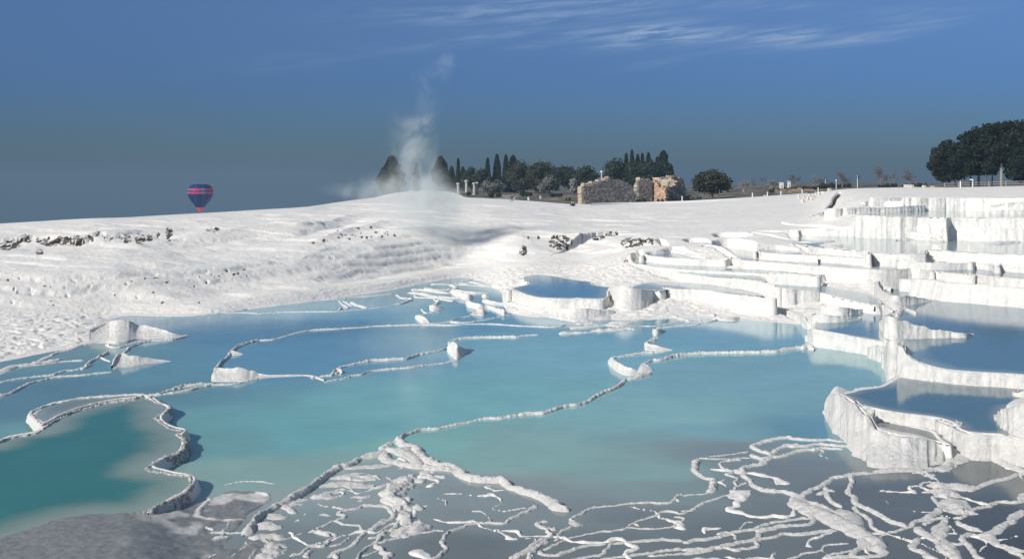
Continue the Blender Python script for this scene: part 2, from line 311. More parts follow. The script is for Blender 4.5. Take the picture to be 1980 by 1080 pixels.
def base_z(u, d): c = colcurve(u); return float(np.interp(d, c[:, 0], c[:, 1]))
# ------------------------------------------------------------------ pools: name, level, outline, body colour, shore colour, shore width
POOLS = [
 ('teal', .35, "5 715,312 745,335 792,362 757,402 770,432 820,455 870,468 850,492 862,520 850,562 820,580 770,598 715,638 760,656 830,672 890,682 910,697 903,720 868,758 820,783 770,812 700,845 620,860 400,880 200,920 0,985 x -160,1060 -160,840 5 -60,530 0,520 60,497 130,485 190,472 240,432 290,402 380,367 470,342 560,327 640,317", lin(36, 100, 108), lin(122, 142, 138), 1.7, 1.2),
 ('sliver', .42, "5 185,428 158,405 172,377 232,347 320,327 400,314 560,302 690,297 640,313 560,322 470,338 380,362 290,397 240,425 200,436", lin(112, 124, 126), lin(140, 145, 140), .8, 1),
 ('upper_left', 1.0, "A 1128,235 1182,258 1262,288 1332,308 1430,323 1700,330 1980,330 B 140,188 180,160 182,110 215,78 100,62 30,45 A 1900,172 1760,155 1560,120 1400,103 1300,110 1235,140 1295,188 1170,222", lin(70, 125, 165), lin(120, 150, 160), 1.2, 1),
 ('shelf', 1.32, "B 388,72 430,94 560,101 660,108 720,100 740,76 800,90 930,95 1100,99 1200,118 1300,128 1450,138 1600,155 1650,150 1540,118 1400,92 1250,70 1100,48 900,28 700,15 520,36", lin(150, 165, 168), lin(180, 188, 188), .8, 1),
 ('middle', .65, "4 283,885 340,893 520,925 700,955 742,962 707,900 707,850 740,797 800,770 760,768 705,740 664,746 560,758 400,742 352,762 342,800 300,842", lin(72, 120, 148), lin(130, 155, 162), .8, 1),
 ('middle_upper', 1.25, "4 -8,611 100,642 200,652 280,659 330,668 400,686 560,725 655,740 690,731 692,722 662,692 600,666 450,643 350,620 200,590 60,592 0,600 C 1485,517", lin(72, 118, 146), lin(130, 155, 162), .8, 1),
 ('right_low', .82, "8 345,297 420,328 440,345 500,362 620,386 780,405 850,420 900,440 910,460 960,478 1050,487 1110,490 1150,505 1195,470 1140,400 1227,350 x 2150,800 2150,770 8 1220,270 900,250 700,224 640,214 590,238 540,262 450,274 400,288", lin(58, 96, 118), lin(120, 135, 138), .8, 1),
 ('pocket', .5, "8 512,415 560,420 640,438 740,460 805,478 835,510 880,540 840,532 800,520 720,500 640,490 540,470 503,445", lin(88, 104, 112), lin(130, 138, 140), .5, 1),
 ('right_big', 1.12, "4 672,640 720,690 780,740 830,750 790,775 740,800 712,830 705,870 715,920 745,945 8 600,45 660,65 680,112 740,152 850,182 1000,195 1220,208 x 2200,755 2200,585 4 1543,712 1400,690 1250,665 1130,648 1000,632 940,625 850,605 690,595", lin(66, 106, 132), lin(105, 140, 155), 1.5, 1),
 ('strip', 1.86, "C 640,425 830,452 1000,472 1200,481 1400,502 1480,514 1485,500 1440,470 1200,448 1000,432 800,422 700,419", lin(80, 128, 160), lin(140, 160, 165), .6, 1),
 ('crescent', 2.03, "C 200,290 225,345 330,356 500,380 650,390 800,400 950,410 1170,416 1400,430 1700,443 1980,460 D 400,735 700,722 980,715 985,690 800,690 630,698 500,685 350,660 C 1980,440 1600,415 1400,402 1150,388 980,372 700,362 500,352 440,347 420,330 310,320 298,280", lin(92, 138, 168), lin(150, 168, 170), .8, 1),
 ('scallop', 2.55, "C 325,262 450,277 600,289 800,296 950,299 880,282 740,264 690,242 600,236 480,246 380,252", lin(78, 126, 156), lin(130, 150, 155), .6, 1),
 ('deep_blue', 2.6, "C 920,212 1000,237 1100,257 1200,282 1240,302 1330,314 1500,324 1680,337 1980,365 D 300,708 500,714 700,722 985,707 1100,722 1200,747 1350,757 1550,770 1750,790 1980,805 x 2150,545 2150,520 D 1980,735 1760,740 1530,700 1100,688 900,690 640,708 500,682 350,662 180,652 0,660 C 1880,338 1600,318 1430,303 1390,262 1390,225 1200,195 1050,196", lin(74, 108, 136), lin(150, 168, 172), .8, 1),
 ('terrace', 3.12, "C 1425,228 1600,247 1800,260 1980,272 D 200,604 350,614 500,624 630,632 640,600 400,602 200,596 100,588 0,560 C 1700,215 1600,210 1430,218", lin(80, 118, 150), lin(150, 165, 168), .6, 1),
 ('mirror', 3.62, "C 1372,66 1540,82 1700,95 D 0,500 210,532 400,547 640,570 900,587 1112,587 1152,553 1500,575 1980,599 2150,604 2150,490 1980,482 1640,478 1380,470 1280,468 1100,462 880,445 600,436 440,432 200,430 60,424 C 1800,82 1600,70", lin(118, 150, 165), lin(165, 178, 178), 1.0, 1),
 ('upper', 5.85, "D 520,252 700,260 900,264 1300,272 1700,274 2150,275 2150,238 1720,237 1640,215 1300,208 1080,207 900,220 640,234 560,238", lin(150, 165, 168), lin(180, 188, 188), 1.0, 1),
 ('dark', 3.3, "C 970,95 1020,120 1200,126 1335,128 1335,108 1200,92 1050,88", lin(70, 92, 112), lin(120, 130, 135), .5, 1),
 ('dark', 2.9, "C 690,165 760,178 900,186 1060,190 960,178 900,160 760,155", lin(72, 100, 112), lin(120, 130, 135), .5, 1),
 ('dark', 2.9, "C 440,168 480,180 540,190 560,182 500,165 470,160", lin(60, 80, 92), lin(110, 120, 125), .4, 1),
 ('dark', 1.15, "3 100,500 200,480 330,462 460,450 620,436 650,430 560,432 400,442 250,470", lin(90, 108, 118), lin(140, 148, 150), .5, 1),
]
pools = []
for nm, z, sp, cd, cs, sw, st in POOLS:
    P = np.array([ground(u, v, z) for u, v in tr(sp)]); P = catmull(np.vstack([P, P[:1]]), 3)[:-1]
    pools.append((nm, z, P, cd, cs, sw, st))
pools.sort(key=lambda p: p[1])

# ------------------------------------------------------------------ draped walls: (crop, level at the foot, [(x, row of foot, row of crest)])
def wall_line(c, trip, zl=0.0, k=.35, zu=None):
    T = np.array([(*uv(c, x, yf), uv(c, x, yt)[1]) for x, yf, yt in trip]); T = catmull(T, 8)
    if isinstance(zl, (list, tuple)): zl = np.interp(np.linspace(0, 1, len(T)), np.linspace(0, 1, len(zl)), zl)
    if zu is not None:          # the crest is the lip of a pool whose level is known
        u, vf, vt = T.T; vt = np.minimum(vt, vf-.4); zc = zu+.06+0*u; dc = F*(H-zc)/(vt-VH); sf = (vf-VH)/F
        zl = np.minimum((H-sf*dc+sf*k*zc)/(1+sf*k), zc-.04); run = k*(zc-zl); return u, dc-run, run, zc, zl
    u, vf, vt = T.T; vt = np.minimum(vt, vf-.4); d = F*(H-zl)/(vf-VH); s_ = (vt-VH)/F
    zc = np.maximum((H-s_*(d-k*zl))/(1+s_*k), zl+.03); run = k*(zc-zl)+.05
    return u, d, run, zc, zl+0*zc
WALLS = [
 ('1', 0, [(540, 975, 890), (590, 970, 862), (640, 968, 835), (700, 972, 826), (770, 962, 838), (830, 946, 855), (900, 943, 866), (960, 941, 882), (1040, 936, 912), (1122, 918, 914)], dict(streak=0, k=2.4, fl=.05)),
 ('5', 0, [(536, 186, 160), (550, 182, 118), (577, 176, 102), (620, 171, 117), (680, 161, 127), (740, 151, 134), (810, 143, 141)], dict(streak=0, k=2.4, fl=.05)),
 ('5', 0, [(1003, 234, 208), (1012, 237, 190), (1030, 238, 170), (1060, 239, 172), (1110, 240, 177), (1160, 239, 177), (1190, 231, 188), (1227, 223, 198)], dict(streak=0, k=2.4, fl=.05)), ('6', 0, [(-5, 223, 200), (60, 219, 207), (150, 215, 206), (240, 215, 208), (310, 238, 231)], dict(streak=0, k=2.4, fl=.05)),
 ('5', 0, [(1084, 118, 108), (1098, 118, 88), (1120, 116, 98), (1152, 112, 108)], dict(streak=0, k=2.4, fl=.05)),
 ('6', 0, [(893, 96, 76), (908, 116, 52), (935, 137, 58), (958, 130, 72), (990, 108, 82), (1022, 90, 87)], dict(streak=0, k=2.4, fl=.05)),
 ('A', 0, [(345, 440, 400), (380, 452, 396), (430, 447, 412), (488, 430, 422)], dict(streak=0, k=2.4, fl=.05)), ('A', 0, [(210, 520, 500), (235, 547, 489), (275, 572, 498), (310, 574, 520), (352, 572, 560)], dict(streak=0, k=2.4, fl=.05)),
 ('A', 0, [(694, 385, 360), (715, 412, 350), (760, 427, 372), (830, 442, 385), (900, 432, 400), (960, 447, 413), (1010, 472, 428), (1060, 497, 440), (1092, 480, 468)], dict(fill=False, streak=0, k=2.0, fl=.06)), ('A', 0, [(735, 497, 485), (800, 492, 440), (860, 497, 428), (897, 480, 458)], dict(streak=0, k=2.4, fl=.05)),
 ('A', 0, [(555, 286, 245), (640, 332, 268), (720, 347, 290), (768, 330, 306)], dict(fill=False, streak=0, k=2.0, fl=.06)), ('A', 0, [(595, 272, 245), (700, 284, 260), (800, 290, 268), (908, 282, 275)], dict(streak=0, k=2.4, fl=.05)), ('A', 0, [(848, 318, 292), (880, 332, 292), (918, 326, 312)], dict(streak=0, k=2.4, fl=.05)), ('A', 0, [(852, 362, 342), (900, 382, 345), (960, 393, 360), (1050, 400, 375), (1125, 402, 385)], dict(streak=0, k=2.4, fl=.05)),
 ('A', 0, [(1115, 412, 375), (1200, 440, 393), (1300, 462, 418), (1420, 478, 440), (1525, 488, 462)], dict(fill=False, streak=0, k=2.0, fl=.06)), ('A', 0, [(940, 228, 203), (1000, 243, 208), (1060, 253, 215), (1112, 268, 222)], dict(streak=0, k=2.4, fl=.05)), ('A', 0, [(968, 205, 165), (1060, 213, 155), (1140, 218, 168), (1220, 208, 175), (1297, 190, 184)], dict(streak=0, k=2.4, fl=.05)),
 ('A', .55, [(1112, 345, 245), (1130, 360, 232), (1165, 372, 248), (1230, 388, 280), (1330, 397, 309), (1430, 400, 324), (1550, 400, 330), (1700, 400, 333), (1850, 400, 333), (1990, 398, 333)], dict(zu=1.0)),
 ('A', 0, [(1115, 405, 365), (1200, 438, 385), (1300, 470, 402), (1450, 500, 415), (1600, 530, 425), (1750, 555, 430), (1900, 545, 430), (2000, 530, 440), (2100, 510, 440)], dict(k=2.2, fl=.12, ends=(1, 0))),
 ('B', .3, [(176, 168, 145), (195, 200, 85), (240, 262, 65), (300, 292, 60), (360, 297, 68), (420, 295, 92), (500, 282, 97), (580, 257, 103), (660, 202, 110), (765, 145, 126)], dict(k=1.2, fl=.06, ends=(0, 0))),
 ('B', .75, [(730, 125, 75), (800, 162, 90), (950, 172, 93), (1100, 182, 100), (1200, 182, 116), (1290, 180, 130), (1400, 200, 140), (1550, 212, 164), (1650, 208, 172), (1760, 222, 182)], dict(zu=1.32)),
 ('C', 1.32, [(148, 440, 330), (165, 462, 320), (200, 472, 345), (300, 498, 370), (420, 503, 395), (550, 517, 415), (660, 525, 430), (830, 532, 455), (1000, 547, 475), (1200, 572, 486), (1350, 592, 502), (1480, 602, 518), (1590, 640, 548)], dict(zu=1.86, ends=(1, 0))),
 ('C', 1.86, [(195, 350, 336), (330, 374, 355), (500, 396, 382), (800, 424, 402), (1000, 434, 413), (1170, 443, 420), (1400, 455, 433), (1700, 475, 447), (1980, 505, 464)], dict(zu=2.03, streak=.3)),
 ('C', 2.03, [(300, 295, 268), (325, 322, 259), (450, 342, 277), (600, 355, 289), (800, 366, 297), (950, 372, 301), (1090, 375, 309), (1150, 382, 300), (1220, 394, 305)], dict(zu=2.55)),
 ('C', 2.03, [(1140, 385, 285), (1165, 390, 278), (1230, 395, 301), (1320, 400, 316), (1500, 412, 325), (1680, 425, 340), (1990, 446, 370)], dict(zu=2.6, ends=(1, 0))),
 ('D', 2.03, [(150, 764, 696), (300, 760, 702), (500, 762, 713), (700, 758, 722), (850, 758, 722), (995, 766, 712)], dict(zu=2.6, ends=(0, 0))),
 ('C', 2.5, [(885, 265, 228), (950, 282, 230), (1050, 293, 250), (1150, 303, 276), (1235, 312, 297)], dict(zu=2.6)),
 ('C', 2.6, [(1386, 262, 232), (1400, 272, 222), (1430, 302, 228), (1600, 315, 246), (1850, 328, 261), (1990, 340, 272)], dict(zu=3.12, ends=(1, 0))),
 ('D', 2.2, [(980, 760, 712), (1000, 765, 700), (1100, 778, 720), (1180, 800, 742), (1200, 806, 735), (1350, 822, 755), (1540, 838, 768), (1560, 842, 762), (1750, 852, 788), (2000, 874, 806)], dict(zu=2.6)),
 ('D', 1.12, [(690, 800, 768), (800, 805, 772), (900, 812, 776), (1050, 832, 802), (1250, 862, 830), (1400, 885, 850), (1600, 905, 866), (1700, 912, 880)], {}),
 ('4', 1.12, [(830, 592, 568), (950, 605, 582), (1050, 630, 600), (1130, 652, 613), (1250, 670, 633), (1400, 692, 656), (1560, 716, 684)], {}),
 ('D', 2.6, [(40, 642, 598), (180, 652, 601), (350, 662, 612), (500, 682, 623), (635, 697, 630)], dict(zu=3.12, ends=(0, 0))), ('D', 2.6, [(1520, 700, 662), (1545, 705, 655), (1700, 722, 670), (1745, 742, 690), (1770, 742, 676), (1900, 742, 682), (2010, 740, 690)], dict(zu=3.12)), ('D', 2.6, [(890, 692, 652), (1100, 688, 661), (1300, 688, 663), (1530, 695, 658)], dict(zu=3.12)),
 ('D', 3.12, [(-10, 558, 490), (100, 592, 512), (200, 602, 534), (400, 608, 549), (640, 625, 571)], dict(zu=3.62, ends=(0, 0))), ('D', [2.92, 2.82, 2.95, 3.24, 3.34, 3.43], [(632, 700, 590), (650, 712, 573), (720, 697, 580), (900, 665, 586), (1020, 655, 590), (1115, 645, 590)], dict(zu=3.62, ends=(1, 0))), ('D', 3.05, [(1105, 664, 575), (1125, 676, 552), (1160, 680, 554), (1300, 684, 562), (1500, 684, 576), (1700, 690, 586), (2000, 702, 600)], dict(zu=3.62, ends=(1, 0))),
 ('C', 3.3, [(1335, 135, 80), (1350, 142, 66), (1400, 145, 74), (1550, 155, 90), (1700, 168, 108), (1790, 172, 116)], dict(zu=3.62)),
 ('D', 3.62, [(-160, 425, 385), (60, 424, 384), (200, 430, 380), (440, 434, 385), (460, 436, 380), (600, 437, 390), (900, 442, 402)], dict(ends=(1, 0))), ('D', 3.62, [(1262, 462, 385), (1275, 468, 362), (1300, 470, 358), (1450, 472, 357), (1640, 480, 358), (1800, 484, 362), (2010, 486, 372)], dict(fl=.18)),
 ('D', 4.95, [(1300, 358, 282), (1320, 360, 274), (1450, 358, 274), (1700, 358, 277), (2010, 360, 279)], dict(zu=5.85, fl=.16)), ('D', [5.11, 4.97, 4.8, 4.56, 4.46, 4.41, 4.2, 4.08, 3.96], [(500, 318, 268), (540, 335, 256), (620, 350, 254), (700, 374, 261), (760, 384, 264), (900, 390, 265), (1050, 405, 268), (1200, 415, 271), (1275, 425, 273)], dict(ends=(1, 0), fl=.2)),
 ('D', [5.6, 5.6, 5.58, 5.76, 5.86, 5.96, 6.07], [(262, 252, 200), (290, 254, 194), (400, 254, 194), (600, 238, 181), (700, 228, 185), (900, 217, 177), (1100, 203, 165)], dict(fl=.16)), ('D', 6.3, [(590, 185, 135), (620, 184, 128), (760, 184, 131), (935, 188, 130)], dict(fl=.12, ends=(1, 0))), ('D', [6.13, 6.1, 6.1, 6.24, 6.45, 6.75, 7.01, 7.16], [(925, 196, 105), (945, 198, 98), (1000, 198, 99), (1150, 188, 102), (1300, 173, 102), (1450, 153, 103), (1600, 138, 103), (2010, 131, 105)], dict(fl=.16, ends=(0, 0))), ('D', 7.1, [(655, 130, 98), (800, 129, 99), (940, 127, 99)], dict(ends=(1, 0))), ('D', 6.25, [(1805, 205, 150), (1830, 208, 142), (1900, 208, 141), (2010, 208, 142)], dict(fl=.16)), ('D', 5.85, [(1705, 242, 212), (1730, 243, 206), (1850, 243, 207), (2010, 243, 208)], dict(fl=.16)), ('D', 4.6, [(130, 275, 252), (280, 268, 248), (480, 262, 245)], {}), ('D', 4.3, [(340, 376, 352), (480, 380, 350), (590, 382, 352)], {}), ('D', 4.2, [(-120, 335, 310), (40, 350, 335), (330, 376, 362)], {}),
 ('4', 1.12, [(660, 680, 612), (668, 700, 603), (700, 725, 648), (735, 745, 672), (780, 758, 682), (850, 745, 684), (910, 730, 694), (974, 714, 707)], dict(fill=False, k=1.8, fl=.06)),
 ('4', 1.25, [(335, 575, 548), (390, 580, 545), (500, 600, 560), (600, 625, 577), (660, 660, 600)], dict(fill=False)),
 ('4', [1.55, 1.1, .95, .8, .7, .65, .65, .65], [(-30, 650, 604), (100, 695, 638), (200, 705, 648), (280, 716, 655), (330, 722, 663), (400, 736, 682), (560, 754, 722), (664, 744, 738)], dict(ends=(0, 0))), ('4', .65, [(345, 792, 742), (450, 802, 750), (540, 788, 762), (625, 771, 766)], dict(fill=False)), ('4', .65, [(298, 838, 795), (360, 842, 800), (450, 838, 802), (558, 824, 816)], dict(fill=False)),
 ('4', 0, [(-30, 770, 738), (120, 803, 770), (200, 835, 790), (240, 875, 812), (285, 890, 850), (330, 878, 862)], {}),
 ('4', 0, [(256, 955, 920), (262, 965, 890), (285, 985, 882), (320, 990, 887), (420, 1003, 905), (520, 1018, 925), (620, 1037, 946), (700, 1052, 960), (745, 1060, 968)], {}),
 ('8', 0, [(510, 125, 85), (520, 130, 72), (545, 140, 70), (580, 150, 74)], {}), ('8', .3, [(572, 150, 108), (582, 192, 68), (600, 220, 44), (635, 218, 42), (662, 215, 66), (692, 219, 112)], dict(k=1.1, fl=.06, ends=(1, 0))), ('8', .82, [(660, 215, 75), (680, 218, 110), (740, 226, 150), (850, 240, 180), (1000, 252, 195), (1240, 268, 208)], {}),
 ('4', 1.12, [(702, 870, 840), (706, 895, 830), (715, 920, 812), (745, 940, 805), (800, 940, 826), (870, 937, 848), (940, 935, 866), (1000, 933, 882), (1100, 931, 893), (1180, 932, 905), (1225, 917, 912)], dict(fill=False)),
 ('8', 0, [(294, 392, 382), (300, 405, 340), (312, 425, 312), (335, 462, 295), (360, 492, 302), (400, 538, 323), (440, 572, 350), (478, 602, 390)], dict(k=1.7, fl=.10, ends=(1, 1))),
 ('8', .5, [(425, 400, 335), (460, 425, 352), (500, 430, 362), (560, 424, 375), (640, 442, 389), (740, 462, 402), (805, 478, 410), (860, 490, 420), (905, 500, 438)], dict(zu=0.82, ends=(0, 1))), ('8', .3, [(840, 505, 430), (900, 515, 445), (960, 525, 478), (1050, 530, 486), (1120, 535, 490), (1200, 540, 508), (1240, 542, 518)], dict(zu=0.82)),
 ('8', 0, [(440, 571, 362), (465, 590, 384), (500, 612, 404), (520, 625, 440), (545, 640, 468), (640, 645, 490), (720, 640, 502), (800, 625, 522), (870, 612, 548), (930, 600, 578)], dict(k=1.7, fl=.18, ends=(0, 1))),
 ('8', .82, [(1112, 422, 402), (1125, 450, 380), (1150, 468, 366), (1190, 490, 352), (1245, 505, 340)], dict(k=.7, fl=.16)), ('8', .82, [(1195, 308, 288), (1240, 312, 278)], dict(fill=False)),
 ('7', 0, [(430, 152, 138), (445, 174, 130), (480, 197, 150), (530, 212, 172), (578, 208, 192)], dict(streak=0, k=1.6, fl=.05)), ('7', 0, [(574, 196, 178), (600, 197, 152), (642, 190, 184)], dict(streak=0, k=1.6, fl=.05)), ('B', 0, [(598, 512, 486), (620, 540, 468), (660, 536, 474), (700, 512, 484), (727, 498, 490)], dict(streak=0, k=1.8, fl=.05)), ('B', 0, [(520, 650, 612), (535, 676, 600), (600, 682, 622), (700, 686, 643), (792, 680, 672)], dict(streak=0, k=1.8, fl=.05)),
]
# ------------------------------------------------------------------ terrain sheet
us = np.arange(-420, 2421, 2.6)
rows = [20.0]
while rows[-1] < 690:
    d = rows[-1]; st = .075 if d < 46 else (.15 if d < 92 else (.13 if d < 128 else (.13+(d-128)*.006 if d < 260 else 1.0+(d-260)*.02))); rows.append(d+st)
ds = np.array(rows)
U, D = np.meshgrid(us, ds); PX = (U-990)/F*D; PY = D
Zt = np.empty_like(U); TP = np.empty_like(U)
for j, u in enumerate(us):
    c = colcurve(u); Zt[:, j] = np.interp(ds, c[:, 0], c[:, 1]); TP[:, j] = np.interp(ds, c[:, 0], np.arange(len(c)))
incl = sst(TP, FOOT-.5, FOOT+5)*(1-sst(TP, CREST-12, CREST-1)*.85)*(1-sst(TP, CREST-1, CREST+1))
leftw = 1-sst(U, 1240, 1420)
n_l = fbm(PX*.5+PY*.1, PY, 8.0, 4, 3); n_m = fbm(PX*.4+PY*.1, PY, 3.0, 4, 9); n_s = fbm(PX, PY, .9, 4, 21)
rid = 1-np.abs(fbm(PX*.6, PY, 4.5, 3, 40))*1.6
amp = incl*(.25+.75*leftw)
# stacked ledges whose risers lean out, then lumps and drapery
ph = Zt*1.25+.9*n_l+.35*n_m
Zt = Zt+amp*(.05*np.sin(2*np.pi*ph)+.02*np.sin(4*np.pi*ph+1))
Zt = Zt+amp*(.22*n_l+.08*n_m+.07*(rid-.5)+.015*n_s)+incl*(.014*fbm(PX, PY, .4, 3, 61)+.012*vnoise(PX/.16, PY/.16, seed=62))
drp = np.abs(fbm(PX, PY*.35, .55, 2, 77)); slope = np.abs(np.gradient(Zt, axis=0)/np.gradient(D, axis=0)); stp = sst(slope, .35, .9)*incl
Zt = Zt-stp*leftw*drp*.13
st_ = .15; q_ = Zt/st_+1.3*fbm(PX, PY, 3.0, 4, 71)+.5*fbm(PX, PY, .9, 3, 72); fq = np.floor(q_); tz = st_*(fq+sst(q_-fq, .0, .30)+.25*(q_-fq)-.3)-st_*(q_-Zt/st_)
tw = sst(Zt, .0, .12)*(1-sst(TP, FOOT-1, FOOT+3))*sst(D, 54, 58)*(1-sst(D, 104, 112)); Zt = Zt*(1-tw)+np.maximum(tz-.05, -.12)*tw+tw*.03*fbm(PX, PY, .5, 3, 73)
back = sst(TP, CREST-1, CREST+4)
Zt = Zt+back*(.10*fbm(PX, PY, 6, 4, 5))*(U > 700)
# the muddy shoal in the near left corner
sh = np.array([ground(u, v, .2) for u, v in tr("5 690,850 760,838 820,815 900,775 985,745 1010,712 1060,715 1150,705 1227,710 E 330,458 430,462 545,474 600,500 640,540 560,600 460,660 300,850 x 540,1000 560,1200 -300,1200 -300,990 5 0,975 200,912 400,875")])
bb = (D < 42); dist, ins = segdist(PX[bb], PY[bb], sh); sd = np.where(ins, -dist, dist)
wsh = sst(-sd, -.15, .5); Ub = U[bb]
zs = .015+.36*(1-sst(Ub, 230, 400))+.035*fbm(PX[bb], PY[bb], 1.4, 4, 8)+.022*fbm(PX[bb], PY[bb], .4, 3, 18)*sst(Ub, 240, 400)+.008*fbm(PX[bb], PY[bb], .4, 3, 19)
Zt[bb] = np.where(wsh > 0, Zt[bb]*(1-wsh)+zs*wsh, Zt[bb])
wet = np.zeros_like(Zt); wet[bb] = wsh
for c_, zl_, tri_, kw_ in WALLS:
    if not kw_.get('fill', True) or kw_.get('streak', 1) == 0: continue
    u_, d_, r_, zc_, zf_ = wall_line(c_, tri_, zl_, kw_.get('k', .35), kw_.get('zu')); o_ = np.argsort(u_); u_, d_, r_, zc_, zf_ = u_[o_], d_[o_], r_[o_], zc_[o_], zf_[o_]
    j0, j1 = np.searchsorted(us, [u_[0], u_[-1]]); uu_ = us[j0:j1]
    if j1 <= j0: continue
    dc_ = np.interp(uu_, u_, d_+r_); zz_ = np.interp(uu_, u_, zc_); e_ = D[:, j0:j1]-dc_
    Zt[:, j0:j1] = np.where((e_ > .1) & (e_ < 7), np.maximum(Zt[:, j0:j1], zz_-.05-.16*np.maximum(e_-.4, 0)), Zt[:, j0:j1])
    Zt[:, j0:j1] = np.where((e_ < -r_.mean()*.8) & (e_ > (-4.0 if zf_.mean() > 3.9 and zf_.mean() < 5.2 else -1.6)), np.minimum(Zt[:, j0:j1], np.maximum(np.interp(uu_, u_, zf_)+.05, -.3)), Zt[:, j0:j1])
lace = np.array([ground(u, v, 0) for u, v in [(400, 1200), (470, 1085), (560, 1000), (700, 900), (790, 872), (960, 932), (1080, 990), (1150, 980), (1360, 955), (1350, 905), (1460, 865), (1600, 858), (1760, 905), (1980, 860), (2450, 850), (2450, 1250)]])
xs_, ys_ = PX[bb], PY[bb]; dist, ins = segdist(xs_, ys_, lace); ml = np.where(ins, sst(dist, .0, .5), 0)
wx, wy = xs_+.5*fbm(xs_, ys_, 1.1, 3, 81), ys_+.5*fbm(xs_, ys_, 1.1, 3, 82); rg_ = np.zeros(xs_.shape)
for sc_, th_, sd_ in ((2.6, .055, 83), (1.5, .06, 84)): rg_ = np.maximum(rg_, (1-sst(np.abs(vnoise(wx/sc_, wy/sc_*.75, seed=sd_)), th_*.25, th_))*sst(fbm(xs_, ys_, 2.2, 2, sd_+5), -.5, -.1))
rg_ *= .9+.3*vnoise(xs_/.25, ys_/.25, seed=88)
Zt[bb] = np.where(ml > 0, np.maximum(Zt[bb], -.05+.095*rg_*ml), Zt[bb])
shr = wsh*sst(Ub, 250, 420)*rg_; Zt[bb] += shr*.05; wet[bb] = np.clip(wsh*(1-.6*sst(fbm(xs_, ys_, 1.3, 4, 95), .1, .5)*sst(Ub, 200, 380))-.8*shr, 0, 1)
for nm, z, P, cd, cs, sw, st in pools:
    m = (PX > P[:, 0].min()-3) & (PX < P[:, 0].max()+3) & (PY > P[:, 1].min()-3) & (PY < P[:, 1].max()+3)
    dist, ins = segdist(PX[m], PY[m], P)
    if nm == 'teal':                                     # its near shore runs up onto the shoal without a rim
        sd = np.where(ins, -dist, dist); zz = Zt[m]; cut = sst(-sd, 0, 2.2)
        skirt = z+.02-2.2*np.maximum(sd-.12, 0); zz = np.where(ins, np.minimum(np.maximum(zz, z-.02), z+.05)-.45*cut, np.maximum(zz, np.where(sd < .6, skirt, -9)))
    else:
        zz = Zt[m]; lip = z+.02+.04*fbm(PX[m], PY[m], .7, 2, 31)
        zz = np.where(ins, z+.03-.5*sst(dist, .05, .7), np.maximum(zz, np.where(dist < .5, lip-9.0*np.maximum(dist-.02, 0), -9)))
    Zt[m] = zz
# colour weights -------------------------------------------------------
VV = VH+F*(H-Zt)/D
tone = np.zeros(U.shape+(4,))
def stain(spec_list, soft=6):
    out = np.zeros(U.shape)
    for cx, cy, rx, ry in spec_list:
        q = ((U-cx)/(rx*1.25))**2+((VV-cy)/(ry*1.2))**2; out = np.maximum(out, np.clip(1.8*(1-q), 0, 1)*(q < 1))
    return out
vis = (D < 180)
rk = stain([(35, 468, 14, 10), (112, 464, 16, 9), (172, 462, 10, 8), (231, 459, 8, 8), (12, 473, 22, 12), (52, 460, 16, 11), (80, 464, 12, 8), (98, 466, 22, 11), (130, 466, 22, 10), (150, 464, 18, 10), (190, 452, 10, 6), (215, 459, 16, 6), (247, 463, 10, 10), (271, 462, 11, 13), (289, 460, 7, 8), (305, 452, 6, 6), (327, 452, 8, 15), (77, 488, 8, 7),
            (412, 444, 14, 6), (1012, 484, 9, 11), (1022, 459, 4, 4), (1040, 459, 5, 4), (1085, 468, 27, 16), (1128, 463, 8, 6), (1155, 458, 16, 8), (1180, 452, 18, 5), (1215, 469, 16, 11), (1236, 468, 14, 9), (1257, 466, 10, 8), (606, 468, 5, 4), (628, 465, 6, 3.5), (641, 496, 3, 6), (668, 455, 4, 3)])
for k in range(70):                                       # pock marks in the pitted face
    a = RNG.random(); rk = np.maximum(rk, stain([(RNG.uniform(5, 420), 0, 1, 1)]) if False else 0)
holes = [(RNG.uniform(0, 400), RNG.uniform(535, 590)) for _ in range(34)]+[(RNG.uniform(380, 500), RNG.uniform(515, 540)) for _ in range(14)]+[(RNG.uniform(640, 780), RNG.uniform(438, 462)) for _ in range(22)]
for hx, hy in holes: 
    i0, i1 = np.searchsorted(us, [hx-4, hx+4]); sub = (slice(None), slice(i0, i1))
    q = ((U[sub]-hx)/RNG.uniform(1.6, 3.2))**2+((VV[sub]-hy)/RNG.uniform(1.4, 2.6))**2; rk[sub] = np.maximum(rk[sub], np.where(q < 1, 1.35, 0))
tone[..., 0] = np.where(vis, rk, 0)
rockm = tone[..., 0] > .25; Zt = np.where(rockm & (slope > .5), Zt-.25*tone[..., 0]*np.clip(slope, 0, 1.5), Zt)
crk = np.array([uv('4', x, y) for x, y in [(440, 75), (415, 100), (405, 130), (385, 150), (365, 180), (340, 192)]])
cd_, _ = segdist(U, VV, crk, False); tone[..., 0] = np.maximum(tone[..., 0], np.where((D > 120) & (D < 330), 1.4*(1-sst(cd_, 2.5, 5)), 0))
Zt = Zt-np.where((D > 120) & (D < 330), .7*(1-sst(cd_, 2, 5)), 0)
eu = np.interp(U, [700, 860, 900, 1000, 1100, 1240, 1450, 1600, 1640, 1760, 1830, 1980, 2420], [800, 420, 255, 235, 205, 214, 216, 228, 225, 225, 196, 192, 190])
tone[..., 1] = sst(D-eu, -6, 7)*(U > 690)*(1-.45*np.exp(-((U-980)/70)**2)*(D < 330))
tone[..., 2] = np.clip(wet, 0, 1)+0*U
gs = (U > 1400) & (D > 105); tone[..., 3] = np.where(D > 95, stp, stp*.6)+gs*.35*sst(fbm(PX*.6+PY*.15, PY, 4.0, 4, 66), -.1, .6)
tone[..., 3] += (1-leftw*.5)*incl*.4*sst(fbm(PX, PY*.5, 5, 4, 99), 0, .7)
